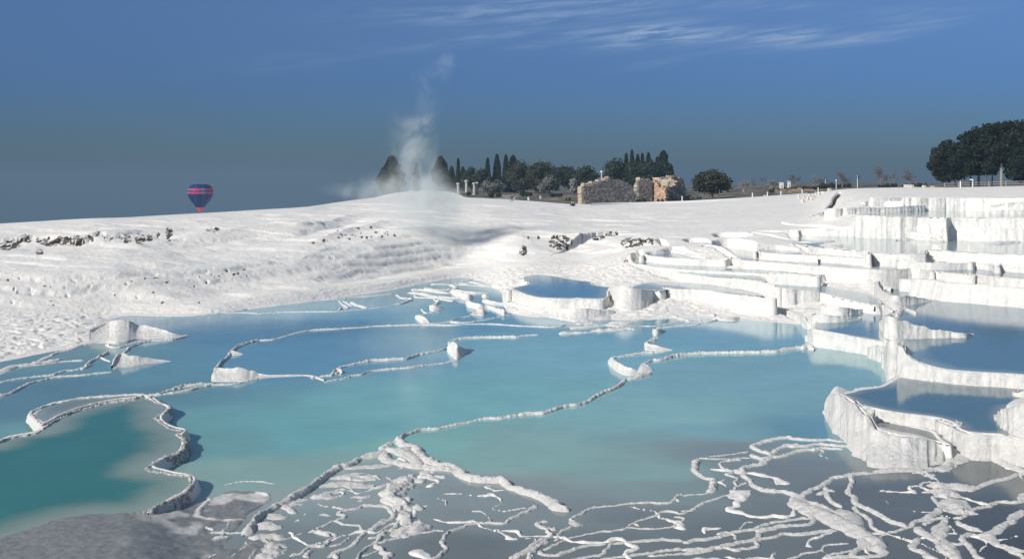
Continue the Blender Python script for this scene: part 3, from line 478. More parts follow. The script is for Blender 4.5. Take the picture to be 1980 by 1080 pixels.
mb = MB(); mb.grid(np.stack([PX, PY, Zt], -1), np.clip(tone, 0, 1.5)); terr = mb.build('travertine_terrain', M_TR)
tag(terr, 'white travertine hillside of ledges and cascades round the pools', kind='structure')
GZ = Zt
def ground_z(u, d):
    i = int(np.clip(np.searchsorted(ds, d), 1, len(ds)-1)); j = int(np.clip(np.searchsorted(us, u), 1, len(us)-1))
    t = (d-ds[i-1])/(ds[i]-ds[i-1]); s = (u-us[j-1])/(us[j]-us[j-1])
    return float((GZ[i-1, j-1]*(1-s)+GZ[i-1, j]*s)*(1-t)+(GZ[i, j-1]*(1-s)+GZ[i, j]*s)*t)
def spot(u, d, sink=0.0): return ((u-990)/F*d, d, ground_z(u, d)-sink)

# ------------------------------------------------------------------ water sheets
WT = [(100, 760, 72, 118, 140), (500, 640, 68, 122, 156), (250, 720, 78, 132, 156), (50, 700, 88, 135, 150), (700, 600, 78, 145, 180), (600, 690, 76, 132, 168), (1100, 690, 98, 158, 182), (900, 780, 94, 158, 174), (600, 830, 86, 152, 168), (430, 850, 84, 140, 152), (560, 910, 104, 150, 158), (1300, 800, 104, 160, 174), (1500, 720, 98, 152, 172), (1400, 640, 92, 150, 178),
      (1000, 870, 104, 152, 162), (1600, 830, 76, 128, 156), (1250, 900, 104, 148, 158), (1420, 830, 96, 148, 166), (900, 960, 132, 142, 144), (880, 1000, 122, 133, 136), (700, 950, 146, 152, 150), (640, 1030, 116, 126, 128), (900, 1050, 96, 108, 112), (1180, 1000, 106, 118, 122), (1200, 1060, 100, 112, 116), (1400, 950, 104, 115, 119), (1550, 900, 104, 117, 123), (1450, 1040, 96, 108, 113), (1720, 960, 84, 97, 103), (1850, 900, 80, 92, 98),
      (1910, 1000, 66, 75, 81), (1980, 1050, 56, 63, 68), (1780, 1030, 84, 96, 102), (1000, 570, 78, 138, 168), (900, 600, 76, 140, 172), (800, 860, 98, 158, 166), (1060, 1000, 120, 132, 136), (1345, 945, 104, 136, 146), (1440, 870, 104, 128, 136)]  # lower right tones darker: vignette falloff painted into the water colour
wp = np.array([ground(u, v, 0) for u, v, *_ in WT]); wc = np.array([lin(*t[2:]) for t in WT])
uw = np.arange(-420, 2421, 9.0); dw = 1/np.linspace(1/20, 1/118, 190); UW, DW = np.meshgrid(uw, dw); XW = (UW-990)/F*DW
XN = XW+DW*.02*fbm(XW, DW, 4, 3, 12); YN = DW+DW*.03*fbm(XW, DW, 4, 3, 13)
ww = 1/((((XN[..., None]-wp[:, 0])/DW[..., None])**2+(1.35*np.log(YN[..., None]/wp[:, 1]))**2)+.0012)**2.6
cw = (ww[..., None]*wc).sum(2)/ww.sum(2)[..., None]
def WKf(c):
    c = np.asarray(c, float); s = np.clip(((c[..., 2]-c[..., 0])/(c[..., 2]+1e-6)-.12)/.45, 0, 1)[..., None]
    return c*(np.array([1.0, 1.08, 1.06])*(1-s)+np.array([1.72, 1.26, 1.0])*s)
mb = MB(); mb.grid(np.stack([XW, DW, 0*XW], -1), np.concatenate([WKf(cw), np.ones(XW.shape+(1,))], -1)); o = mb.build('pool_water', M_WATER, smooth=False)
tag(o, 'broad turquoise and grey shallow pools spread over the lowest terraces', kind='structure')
LAB = {'teal': 'deep teal pool with a sandy shore in the near left corner', 'sliver': 'narrow grey pool above the far rim of the teal pool', 'upper_left': 'oval blue pool below the white cliff beside the steam', 'shelf': 'thin pale pool on the shelf above the white apron',
       'middle': 'blue pool behind the white wall right of the centre', 'middle_upper': 'long blue pool above three white tongues right of the centre', 'right_low': 'slate blue pool held by the tall near right wall', 'pocket': 'small grey pool set in the face of the near right wall', 'right_big': 'large deep blue pool at the right edge', 'strip': 'thin blue strip of water under the long white wall',
       'crescent': 'curved blue pool round the foot of the scalloped terrace', 'scallop': 'small scalloped pool with a rounded white wall', 'deep_blue': 'dark blue pool between two long white walls', 'terrace': 'narrow pool over the rounded terrace wall', 'mirror': 'long pale pool mirroring the streaked upper wall', 'upper': 'uppermost pale pool under the black streaked ledge', 'dark': 'tiny dark pool among the far rims'}
for nm, z, P, cd, cs, sw, st in pools:
    g = max(.12, P[:, 1].min()/330); pad = .5
    xs = np.arange(P[:, 0].min()-pad, P[:, 0].max()+pad, g); ys = np.arange(P[:, 1].min()-pad, P[:, 1].max()+pad, g)
    XX, YY = np.meshgrid(xs, ys); dist, ins = segdist(XX, YY, P); keep = ins | (dist < .16 if nm not in ('mirror', 'upper', 'right_big', 'shelf') else dist < .3)
    t = sst(np.where(ins, dist, 0)+.14*sw*fbm(XX, YY, 1.6, 3, 51), 0, sw)
    col = np.asarray(cs)*(1-t[..., None])+np.asarray(cd)*t[..., None]
    r, c = XX.shape; idx = np.arange(r*c).reshape(r, c); kq = keep[:-1, :-1] & keep[1:, :-1] & keep[:-1, 1:] & keep[1:, 1:]
    q = np.stack([idx[:-1, :-1], idx[:-1, 1:], idx[1:, 1:], idx[1:, :-1]], -1)[kq]
    use, inv = np.unique(q, return_inverse=True); V = np.stack([XX.ravel(), YY.ravel(), np.full(r*c, z)], 1)[use]
    mb = MB(); mb.add(V, inv.reshape(q.shape), np.concatenate([WKf(col.reshape(-1, 3)[use]), np.ones((len(use), 1))], 1))
    tag(mb.build('pool_water', M_WATER, smooth=False), LAB[nm], kind='structure')

# ------------------------------------------------------------------ rims and walls
SEED = [100]
def rim(mb, spec, w=.3, h=.1, z=0.0, dl=0.0, dr=0.0, wob=1.0, dark=0.0, wet=0.0, taper=True):
    """a knobbly rim swept along a traced line: w half width, h height over the water, dl / dr drop of its sides"""
    SEED[0] += 1; sd = SEED[0]; w *= .60; h *= .66
    P = np.array([ground(u, v, z+h) for u, v in tr(spec)]); P = catmull(P, 6); step = min(max(.06, P[:, 1].mean()/620), w*.4)
    P, s = resample(P, step)
    if len(P) < 4: return
    T = np.gradient(P, axis=0); T /= np.linalg.norm(T, axis=1)[:, None]+1e-9; N = np.stack([-T[:, 1], T[:, 0]], 1)     # left side
    lat = wob*(.07*vnoise(s/1.1, s*0+sd, seed=sd)+.05*(np.abs(vnoise(s/.45, s*0, seed=sd+1))-.35)+.015*vnoise(s/.15, s*0, seed=sd+12))
    P = P+N*lat[:, None]
    ww_ = w*(1+.30*vnoise(s/1.6, s*0, seed=sd+2)+.18*vnoise(s/.4, s*0, seed=sd+3))
    hh = h*(1+.35*vnoise(s/2.1, s*0, seed=sd+4)+.22*vnoise(s/.5, s*0, seed=sd+5))
    if taper:
        e = np.clip(np.minimum(s, s[-1]-s)/(w*1.6), 0, 1)**.6; ww_ = ww_*(.35+.65*e); hh = hh*(.15+.85*e)
    prof = [(-1.5-.35*dl/w, -.22-dl, 0), (-1.05-.22*dl/w, -.03-.75*dl, .1), (-.85-.05*dl/w, .35-.25*dl, .5), (-.6, .55, .9), (-.33, .86, 1), (0, 1.0, 1), (.33, .86, 1), (.6, .55, .9), (.85+.05*dr/w, .35-.25*dr, .5), (1.05+.22*dr/w, -.03-.75*dr, .1), (1.5+.35*dr/w, -.22-dr, 0)]
    if w > .36: 
        o_ = np.array([p[0] for p in prof]); t_ = np.linspace(0, len(prof)-1, 31); prof = [tuple(np.interp(t, range(len(prof)), [p[k] for p in prof]) for k in range(3)) for t in t_]
    G = np.zeros((len(P), len(prof), 3))
    for k, (a, b, _) in enumerate(prof):
        zz = np.where(b <= -.02, b, 0)+np.where(b > 0, np.maximum(b, 0)*hh, 0) if not (dl or dr) else (hh*max(0, min(1, 1-abs(a)**3*.6)) if b > -.02 and abs(a) <= .61 else hh*max(b, 0)*(abs(a) < .9)+ (b if b < 0 else 0))
        G[:, k, :2] = P+N*(-a*ww_)[:, None]*1.0; G[:, k, 2] = z+zz
    inner = np.array([p[2] for p in prof])[None, :]
    G[..., 2] += inner*min(.03, .25*h)*vnoise(G[..., 0]/.11, G[..., 1]/.11, seed=sd+14)
    f1 = max(.10, w*.55); amp = min(.3*h+.01, .07)
    G[..., 2] += inner*amp*(vnoise(G[..., 0]/f1, G[..., 1]/f1, seed=sd+6)*.45+vnoise(G[..., 0]/(f1*.4), G[..., 1]/(f1*.4), seed=sd+7)*.55)
    if w > .36: lace = sst(vnoise(G[..., 0]/.55, G[..., 1]/.38, seed=sd+20)+.6*vnoise(G[..., 0]/.2, G[..., 1]/.16, seed=sd+21)+.45*(1-np.abs(np.array([p[0] for p in prof]))[None, :]), -.25, .35); G[..., 2] = z+(G[..., 2]-z)*(.12+.95*lace)-.025*(1-lace)
    if w > .45: G[..., 2] += inner*(.06*vnoise(G[..., 0]/.3, G[..., 1]/.3, seed=sd+9)-.08*np.abs(vnoise(G[..., 0]/.9, G[..., 1]/.9, seed=sd+10))+.03*vnoise(G[..., 0]/.12, G[..., 1]/.12, seed=sd+11))
    nx = vnoise(G[..., 0]/f1, G[..., 1]/f1, G[..., 2]/f1+7, sd+8)*w*.16; G[..., :2] += N[:, None]*nx[..., None]
    col = np.zeros(G.shape[:2]+(4,)); col[..., 2] = wet; col[..., 1] = dark
    mb.grid(G, col, flip=False)
def wall(mb, c, trip, zl=0.0, k=.35, ends=(1, 1), fl=.13, streak=.6, rows_=9, fill=None, zu=None):
    """a draped terrace wall that turns its ends back into the hill"""
    SEED[0] += 1; sd = SEED[0]
    if streak == 0: ends = (0, 0)
    u, d, run, zc, zl = wall_line(c, trip, zl, k, zu)
    Fo = np.stack([(u-990)/F*d, d], 1); Cr = np.stack([(u-990)/F*(d+run), d+run], 1)
    def wrap(i, j):
        r = Fo[i]/np.linalg.norm(Fo[i]); t = Fo[i]-Fo[j]; t = t-r*(t@r); t /= np.linalg.norm(t)+1e-9; h_ = zc[i]-zl[i]; L_ = min(1.4, .4+1.2*h_); rows = []
        for a, b, hh in ((.10*L_, .18*L_, 1), (.14*L_, .55*L_, .98), (.10*L_, 1.0*L_, .93)): 
            o = t*a+r*b; rows.append((*(Fo[i]+o), *(Cr[i]+o), zl[i]+h_*hh, zl[i]))
        return rows
    A = np.hstack([Fo, Cr, zc[:, None], zl[:, None]])
    if ends[0]: A = np.vstack([np.array(wrap(0, 2))[::-1], A])
    if ends[1]: A = np.vstack([A, np.array(wrap(-1, -3))])
    Lc = np.r_[0, np.cumsum(np.linalg.norm(np.diff(A[:, :2], axis=0), axis=1)+1e-6)]; step = min(max(.06, d.mean()/800), .14); n = max(6, int(Lc[-1]/step)); s = np.linspace(0, Lc[-1], n)
    A = np.stack([np.interp(s, Lc, A[:, i]) for i in range(6)], 1); Fo, Cr, zc, zl = A[:, :2], A[:, 2:4], A[:, 4], A[:, 5]; hgt = zc-zl
    Tn = np.gradient(Fo, axis=0); Tn /= np.linalg.norm(Tn, axis=1)[:, None]+1e-9; No = np.stack([Tn[:, 1], -Tn[:, 0]], 1)
    rad = Fo/np.linalg.norm(Fo, axis=1)[:, None]; No = np.where((No*rad).sum(1)[:, None] > 0, -No, No)     # faces the viewer's side
    No = No*.7-rad*.3
    if streak != 0: Fo = Fo+No*.2; Cr = Cr+No*.2
    ts = np.r_[-.35, np.linspace(0, 1, rows_), 1.04, 1.02]; G = np.zeros((n, len(ts), 3)); q1 = vnoise(s/.34, s*0, seed=sd); q2 = vnoise(s/1.7, s*0, seed=sd+1); q3 = np.abs(vnoise(s/.2, s*0, seed=sd+2))
    crw = .05*np.minimum(1, hgt/.3)*(vnoise(s/.5, s*0, seed=sd+3)+.6*vnoise(s/.16, s*0, seed=sd+4))
    for i, t in enumerate(ts):
        if t < 0: p = Fo+No*.12; z = zl-1.7+0*zc
        elif i == len(ts)-2: p = Cr-No*.13; z = zc+crw-.02
        elif i == len(ts)-1: p = Cr-No*.34; z = zl-.5+0*zc
        else:
            g = 1-(1-t)**1.7; p = Fo*(1-g)+Cr*g; z = zl+hgt*t+crw*t
            a = fl*np.minimum(1, hgt/.5)*(1-.55*t)
            ph = .12*vnoise(s/.3, s*0+t*3, seed=sd+5)
            p = p+No*(a*(.55*q1+1.3*q2-.75*q3+.30*vnoise(s/.2, s*0+t*5, seed=sd+6)))[:, None]
        G[:, i, :2] = p; G[:, i, 2] = z
    col = np.zeros(G.shape[:2]+(4,)); col[..., 0] = streak*sst(np.broadcast_to(q2[:, None], G.shape[:2]), -.4, .5)
    mb.grid(G, col, flip=True)
RM = MB(); WL = MB(); NR = MB()
# --- left channel and the teal pool
for sp, w_, h_, kw in [
 ("5 712,308 745,335 795,362 757,402 770,432 820,455 872,468 850,490 864,520 850,565 820,582 770,600 712,640 756,657 830,672 890,681 913,696 905,722 870,760 820,786 770,815 698,852", .17, .10, dict(z=.33, dl=.42, dark=.75, wob=1.9)),  # dark: shade of this wall painted on as grey-brown patches
 ("5 -40,533 0,520 60,497 130,485 188,472 238,432 288,402 380,367 470,342 560,326 640,317", .13, .16, dict(z=.33, wob=1.6)),
 ("5 200,436 183,432 153,407 168,377 230,347 320,325 400,312 560,300 690,296 715,305", .2, .13, dict(z=.40, dr=.42)),
 ("5 690,296 760,290 810,272 900,255 1000,244 1015,238", .16, .13, {}), ("5 735,302 800,290 900,275 1000,252 1100,245 1180,230 1227,222", .15, .12, {}), ("5 815,268 860,255 930,247 1000,240", .2, .22, {}),
 ("5 1020,190 1035,158 1052,138 1078,122 1100,88 1130,68 1180,47 1227,38", .16, .2, {}),
 ("5 -60,238 0,236 60,224 180,209 250,203 300,186 350,180 400,168 432,153", .2, .12, {}), ("5 236,200 262,196", .35, .2, {}), ("5 400,162 425,140 470,117 520,96", .22, .16, {}), ("5 395,135 330,137 280,142 200,152 120,160", .15, .12, {}), ("5 -60,306 0,302 50,290 92,270 140,240 250,215 390,203 450,195 535,186", .17, .13, {}), ("5 385,172 410,162 440,152", .3, .2, {}),
 ("5 -40,200 0,190 60,165 140,152 230,138 292,125", .55, .16, {}), ("5 150,150 200,128 260,100 330,80 400,58 480,45", .35, .16, {}), ("5 545,130 520,140 480,120", .12, .1, {}), ("5 500,60 560,72 640,48 700,38", .25, .14, {}), ("5 578,104 610,80 645,60 700,45 770,40 835,36 880,20", .16, .12, {}),
 ("1 670,800 800,796 960,800 1100,800 1220,794 1350,780 1480,760", .3, .1, {}), ("1 930,770 990,762 1055,770", .25, .2, {}), ("1 1220,795 1330,786 1430,783 1543,788", .12, .06, {}),
 ("1 1365,1035 1385,1003 1430,975 1480,956 1543,945", .16, .17, {}),
 ("2 0,945 90,940 140,925 200,908 300,888 400,880 560,871 700,860 850,856 980,853", .15, .12, {}), ("2 0,790 150,779 340,776 450,775 540,768 660,757 760,745 850,722 900,705 918,696", .13, .09, {}), ("2 482,710 500,728 530,750 500,755 478,765", .2, .12, {}), ("2 500,712 525,722 552,742", .12, .1, {}), ("2 552,716 580,730 640,748", .4, .2, {}), ("2 820,675 860,694 912,686", .13, .1, {}), ("2 375,705 470,700 560,690 700,680 800,668", .25, .12, {}),
 # --- maze of rims between the white cliff and the oval pool
 ("A 220,583 300,578 400,578 600,580 750,568 960,568 1200,585 1450,597 1590,590 1650,572 1780,560", .14, .11, {}),
 ("A 30,290 80,320 170,325 182,340 120,360 70,378 0,382", .16, .12, {}), ("A 200,298 240,315 380,322 410,345 462,358", .16, .12, {}), ("A 412,345 430,355 398,380 365,398", .3, .2, {}), ("A 275,430 290,455 330,470 400,462", .13, .1, {}), ("A 245,487 330,471 450,455", .12, .1, {}),
 ("A 350,572 440,560 540,546 590,520 700,500 745,485", .15, .12, {}), ("A 540,548 650,555 800,540 940,515 1060,490 1092,470", .15, .13, {}), ("A 150,262 260,275 380,300 480,322 585,345", .6, .22, {}), ("A 170,240 300,244 420,262 540,272", .45, .18, {}), ("A 360,190 470,188 560,190 620,178 720,185", .3, .13, {}), ("A 590,192 720,200 850,210 940,216", .13, .1, {}),
 ("A 540,190 600,208 590,240 560,265", .5, .25, {}), ("A 750,130 870,150 985,166", .45, .2, {}), ("A 730,160 820,182 930,205", .6, .2, {}), ("A 860,110 960,120 1080,150 1180,165", .5, .2, {}), ("A 1000,100 1090,110 1150,104", .25, .15, {}), ("A 640,160 720,150 860,120 960,105", .5, .14, {}),
 ("A 1090,108 1140,100 1200,116 1218,132 1180,160", .3, .22, {}), ("A 1075,330 1120,325", .25, .2, {}), ("A 1090,262 1150,290 1180,330", .4, .3, {}), ("A 300,225 420,240 560,235", .4, .2, {}), ("A 400,300 560,318 720,318", .4, .2, {}),
 # --- pools A and B
 ("6 310,236 350,228 420,215 432,207 490,200 530,185 640,175 730,168 820,155 880,145 950,133", .14, .13, {}), ("6 245,213 300,206 352,200 378,185 372,175 402,158 450,147 540,133 640,128 700,125 742,108 800,97 860,86 897,76", .17, .2, {}), ("6 1227,24 1100,22 980,28 932,36 908,48 898,75", .15, .18, {}), ("6 355,195 372,180 390,190", .25, .25, {}),
 ("A 545,740 580,722 680,698 780,692 1000,695 1200,690 1230,680 1390,668", .14, .14, {}),
 ("7 0,390 60,383 120,382 152,370 220,350 300,340 360,310 400,285 470,260 492,235 512,218", .19, .17, {}), ("6 1227,389 1150,402 1060,408 970,430 900,445 830,458 780,462 720,475 682,490 662,508", .19, .16, {}),
 ("7 512,220 560,213 600,202 642,190", .25, .22, {}), ("7 584,168 612,145 640,131 690,128 740,112 800,103 900,98 1060,95 1227,90", .17, .22, {}), ("7 440,138 462,122 520,110 600,100 652,97", .14, .14, {}), ("7 605,75 625,45 650,28", .16, .2, {}),
 ("4 0,1012 60,1010 110,1000 160,990 230,985 285,985", .2, .22, {}), ("B 1400,685 1700,680 1850,665 1980,640", .2, .22, {}),
 ("B 640,545 610,568 572,585 550,602", .16, .18, {}), ("B 210,740 280,725 400,715 470,705 560,690 640,688 720,682", .13, .12, {}),
 ("B 420,458 480,442 620,440 700,425 800,408 900,390", .14, .1, {}), ("B 640,460 720,450 880,435 1020,425 1050,410 1130,400 1200,385 1245,375", .16, .13, {}), ("B 1240,375 1340,375 1440,355 1450,340 1560,320 1582,310", .5, .2, {}), ("B 1140,290 1180,330 1240,360 1330,365 1430,350", .8, .35, {}), ("B 1200,252 1300,265 1400,310", .8, .3, {}), ("B 1340,237 1450,265 1530,295 1575,310", .55, .28, {}),
 ("B -60,495 0,488 120,475 300,460 430,462", .9, .2, {}), ("B -300,505 -200,500 -100,498 0,490", .5, .2, {}), ("B -200,455 0,440 150,422 300,432 380,400 500,370 620,337", .6, .2, {}), ("B -100,390 0,372 150,362 330,332 500,310 640,320", .7, .24, {}), ("B 640,322 760,330 860,362 950,385 900,397", .7, .24, {}), ("B 500,270 650,262 780,270 880,300 905,322", .8, .25, {}), ("B 960,365 1040,375 1065,397", .22, .12, {}), ("B -150,330 0,318 150,330 300,318", .5, .2, {}), ("B 1000,230 1120,240 1260,215 1340,235", .5, .2, {}), ("B 780,190 900,205 1050,215 1200,205", .6, .2, {}), ("B 180,410 300,405 360,425", .4, .2, {}), ("B -120,420 -60,412 60,408", .4, .2, {}), ("B 560,350 700,352 800,350", .4, .18, {}),
 ("8 640,210 590,237 540,261 450,272 400,285 350,300", .22, .2, dict(z=.7, dr=.7)),
 ("D 1010,792 1200,818 1350,838 1550,852 1750,868 2050,890", .42, .18, dict(z=2.35, dl=1.3, dr=1.3)), ("D 900,800 1050,815 1250,845 1400,866 1600,884 1750,896 2050,915", .45, .16, dict(z=1.98, dl=1.0, dr=1.0)), ("4 850,588 1000,610 1130,638 1300,668 1560,706", .45, .16, dict(z=1.62, dl=.7, dr=.7)),
 ("4 655,742 675,739 700,736 735,754 765,770", .22, .1, dict(z=1.2, dr=.55, dl=.1)),
]: rim(RM, sp, w_*.86, h_*.85, **kw)
# --- near grey pools: a web of thin rims, broad crusty banks
WETW = [
 ("K -60,420 0,415 80,400 150,386 260,385 380,380 480,375 560,366", .26, .12), ("K 150,395 110,410 95,450 75,490 60,530 110,560 150,610 200,640 270,680 300,705 380,740 460,770 580,800", .34, .22), ("K 130,640 150,680 210,730 260,760 270,800 330,840 382,862", .27, .17), ("K 590,797 540,820 480,840 420,855 340,880 290,900", .2, .12),
 ("K 590,795 650,770 720,735 780,690 830,660 905,655", .4, .2), ("K 600,800 650,840 720,880 800,940 850,990 920,1040 1000,1085", .5, .24), ("K 640,890 610,930 610,980 680,1010 740,1050 800,1090", .36, .2), ("K 890,738 800,740 740,750 660,790", .26, .14), ("K 905,745 860,790 780,820 790,870 840,900 880,950 900,990 980,1040", .42, .22), ("K 940,760 1010,800 1080,830 1165,842", .38, .2),
 ("K 930,745 1020,735 1060,690 1140,665 1210,645 1260,615 1370,615 1520,602", .3, .16), ("K 1520,685 1420,720 1370,770 1310,800 1280,840 1228,862 1268,912 1262,940 1330,960 1420,985 1520,1005", .42, .22), ("K 1060,855 1000,880 968,910 1020,950 1070,1000 1100,1040 1180,1085", .3, .18), ("K 1060,860 1130,890 1200,920 1270,945 1380,1000 1520,1075", .26, .15), ("K 900,935 960,950 1012,945", .18, .1),
 ("K 1030,522 1130,490 1200,465 1280,435 1380,415 1440,395 1520,383", .3, .16), ("K 1520,200 1400,200 1330,215 1285,245", .26, .16), ("K 1260,262 1330,290 1400,325 1520,366", .6, .34), ("K 690,505 680,460 750,450 810,490 822,522 750,540 690,510", .2, .12), ("K 770,570 800,610 832,652", .26, .14), ("K -20,1062 120,1050 250,1045 385,1020", .26, .14), ("K 110,1040 150,1000 205,983", .35, .18), ("K 1480,590 1510,530", .5, .3),
 ("K 790,65 830,110 900,150 1000,170 1100,180 1180,210 1250,237 1295,230", .28, .28),
 ("G -10,557 80,550 180,545 232,525", .18, .1), ("G 140,268 90,310 84,345 130,375 180,405 240,425 252,460 240,490 228,528", .42, .3), ("G 135,270 240,250 310,240 420,230 500,225 545,214", .13, .08), ("G 140,270 280,270 380,268 470,265 545,270", .12, .08), ("G 470,275 380,280 310,295 298,320 320,350 368,370 322,390 380,410 422,430 398,455 435,480", .19, .12), ("G 535,463 460,485 430,500 388,535 445,549", .2, .12), ("G -10,693 80,680 160,640 240,600 320,570 400,550 445,547", .18, .1),
 ("G 1310,120 1230,115 1150,105 1020,110 900,105 850,95 760,100 660,115 590,145 573,165 620,200 690,220 720,237 660,270 640,300 560,320 500,340 492,385 540,440 570,475 640,510 720,525 800,525 880,545 960,562", .38, .24), ("G 725,217 760,190 830,165 900,170 1010,165 1060,150 1150,150 1260,160 1395,166", .36, .2), ("G 700,252 800,235 900,205 1000,195 1060,200 1120,185 1285,186", .34, .18), ("G 550,230 620,257 690,262", .3, .2), ("G 800,150 850,160 930,150", .3, .16),
 ("G 930,562 1000,530 1060,500 1130,475 1180,445 1220,420 1300,410 1350,395 1440,386 1500,380", .32, .18), ("G 1010,600 1090,625 1180,660 1265,722", .4, .2), ("G 1285,652 1200,610 1150,570 1140,530 1060,546", .32, .18), ("G 1150,490 1160,515 1222,525", .3, .18),
 ("G -10,932 80,920 190,915 290,900 370,880 420,860 510,850 590,835 650,805 740,780 800,770 870,750 960,735 1035,745", .26, .13), ("G 300,885 350,868 410,890 400,912", .2, .1), ("G 590,850 680,830 800,800 940,790 1030,762 1000,700", .32, .16), ("G -10,1000 100,995 200,985 330,960 450,935 560,920 600,890 612,850", .27, .14), ("G -10,1026 100,1015 200,1005 290,985 440,1000 450,985 570,965 590,930 640,910 740,895 820,870 900,875 1050,860 1110,845 1235,840", .25, .13), ("G 30,1082 100,1062 200,1065 420,1085", .3, .14), ("G 860,1080 940,1060 980,1025 1050,1005 1110,995 1140,965 1220,950 1330,945", .17, .09), ("G 1130,1062 1200,1035 1320,1020 1372,1004", .17, .09), ("G 1120,1066 1280,1057 1500,1060", .25, .12), ("G 450,832 490,780 565,775", .12, .06),
 ("7 300,905 258,885 300,855 350,835 450,825 540,812 640,808 700,812 735,800 770,775 790,770", .2, .12), ("7 248,890 280,905 312,908", .4, .2), ("7 735,800 755,792 775,798", .3, .15), ("7 178,988 200,945 260,920 300,905", .26, .13), ("7 120,1032 200,1000 300,965 380,950 480,940 540,930 620,935 700,930 770,905 802,884 745,872", .16, .09), ("7 548,920 560,908 600,890 680,870 692,855 740,855 762,862", .16, .1), ("7 552,912 578,918", .25, .12), ("7 760,862 800,850", .16, .09),
 ("7 100,1033 140,1056 200,1050 280,1025 350,1010 422,1005", .25, .13), ("7 250,1082 330,1060 400,1050 420,1020 440,1000 500,990 640,985 700,980 795,990", .26, .13), ("7 400,1078 500,1065 600,1050 750,1035 795,1030", .24, .12), ("7 620,1066 800,1050", .2, .1), ("7 70,1082 70,1030 110,1000 142,985", .35, .18), ("7 -10,1072 60,1025 130,980 150,960 132,935 162,925", .24, .13), ("7 108,898 103,905 115,922 172,935 180,926", .25, .14),
 ("F 350,862 420,855 520,850 590,835 665,846", .15, .09), ("F 1410,655 1330,690 1260,720 1200,755 1130,785 1000,780 900,785 820,815 750,840 690,860 650,900 610,925 640,960 655,990 610,1030 565,1082", .24, .16), ("F 1385,635 1412,658", .25, .14), ("F 1500,770 1430,778 1438,810 1500,826", .26, .14), ("F 1200,1072 1300,1000 1390,940 1490,896", .24, .12), ("F 1360,1060 1372,1000", .26, .13),
 ("F 372,872 330,890 250,915 160,940 88,957 30,990 -10,1012", .22, .13), ("F 90,950 140,980 190,1020 232,1030 175,1082", .4, .2), ("F -10,1047 70,1025 112,1000", .13, .07), ("F 95,947 150,890 200,855 250,845 302,840", .22, .13), ("F -10,842 40,855 80,830 140,790 200,750 240,720 220,680 170,650 60,640 -10,642", .25, .15), ("F 200,852 240,810 270,770 322,750", .22, .12), ("F 60,910 130,890 180,868", .25, .14), ("F 140,880 190,870", .35, .18),
 ("E 575,912 650,905 720,880 775,868", .13, .07), ("E 675,1052 780,1020 820,990 860,975 950,970 982,940 968,920 1012,885 970,865 880,845 815,845", .22, .14), ("E 890,832 960,800 1020,770 1080,790 1140,800 1230,805 1252,840 1240,862", .18, .12), ("E 1020,772 1070,755 1112,735 1108,718 1058,710 1080,685 1150,670 1220,660 1250,640 1330,640 1445,650", .26, .15), ("E 975,960 1060,945 1110,920 1165,898", .18, .1), ("E 870,845 920,856 1000,878", .32, .16), ("E 825,1048 800,1040 842,990", .3, .16), ("E 1000,1058 1050,1010 1120,990 1180,960 1220,910 1260,860 1330,830 1380,790 1445,748", .24, .14), ("E 1060,1060 1040,1030 1062,1008", .35, .18), ("E 1205,1082 1250,1000 1310,950 1370,920 1425,878", .25, .14), ("E 895,718 940,718 985,728", .3, .1), ("E 1160,585 1200,575 1250,580 1315,560", .32, .1), ("E 1200,600 1260,590", .25, .12),
 ("E 140,482 200,465 320,455 430,460 545,472", .14, .06), ("E 40,848 150,855 285,860", .2, .1), ("E -20,815 50,840", .2, .12), ("E 200,1062 260,1020 330,960 385,955", .22, .12), ("E -10,1062 80,1025 155,1008", .16, .09), ("5 0,1020 100,1015 200,975 290,965 390,970", .2, .08), ("5 290,1085 400,1050 520,1025 640,1012", .5, .12),
]
for sp, w_, h_ in WETW: rim(NR, sp, w_*.52, h_*.5, wet=.06, wob=1.3)
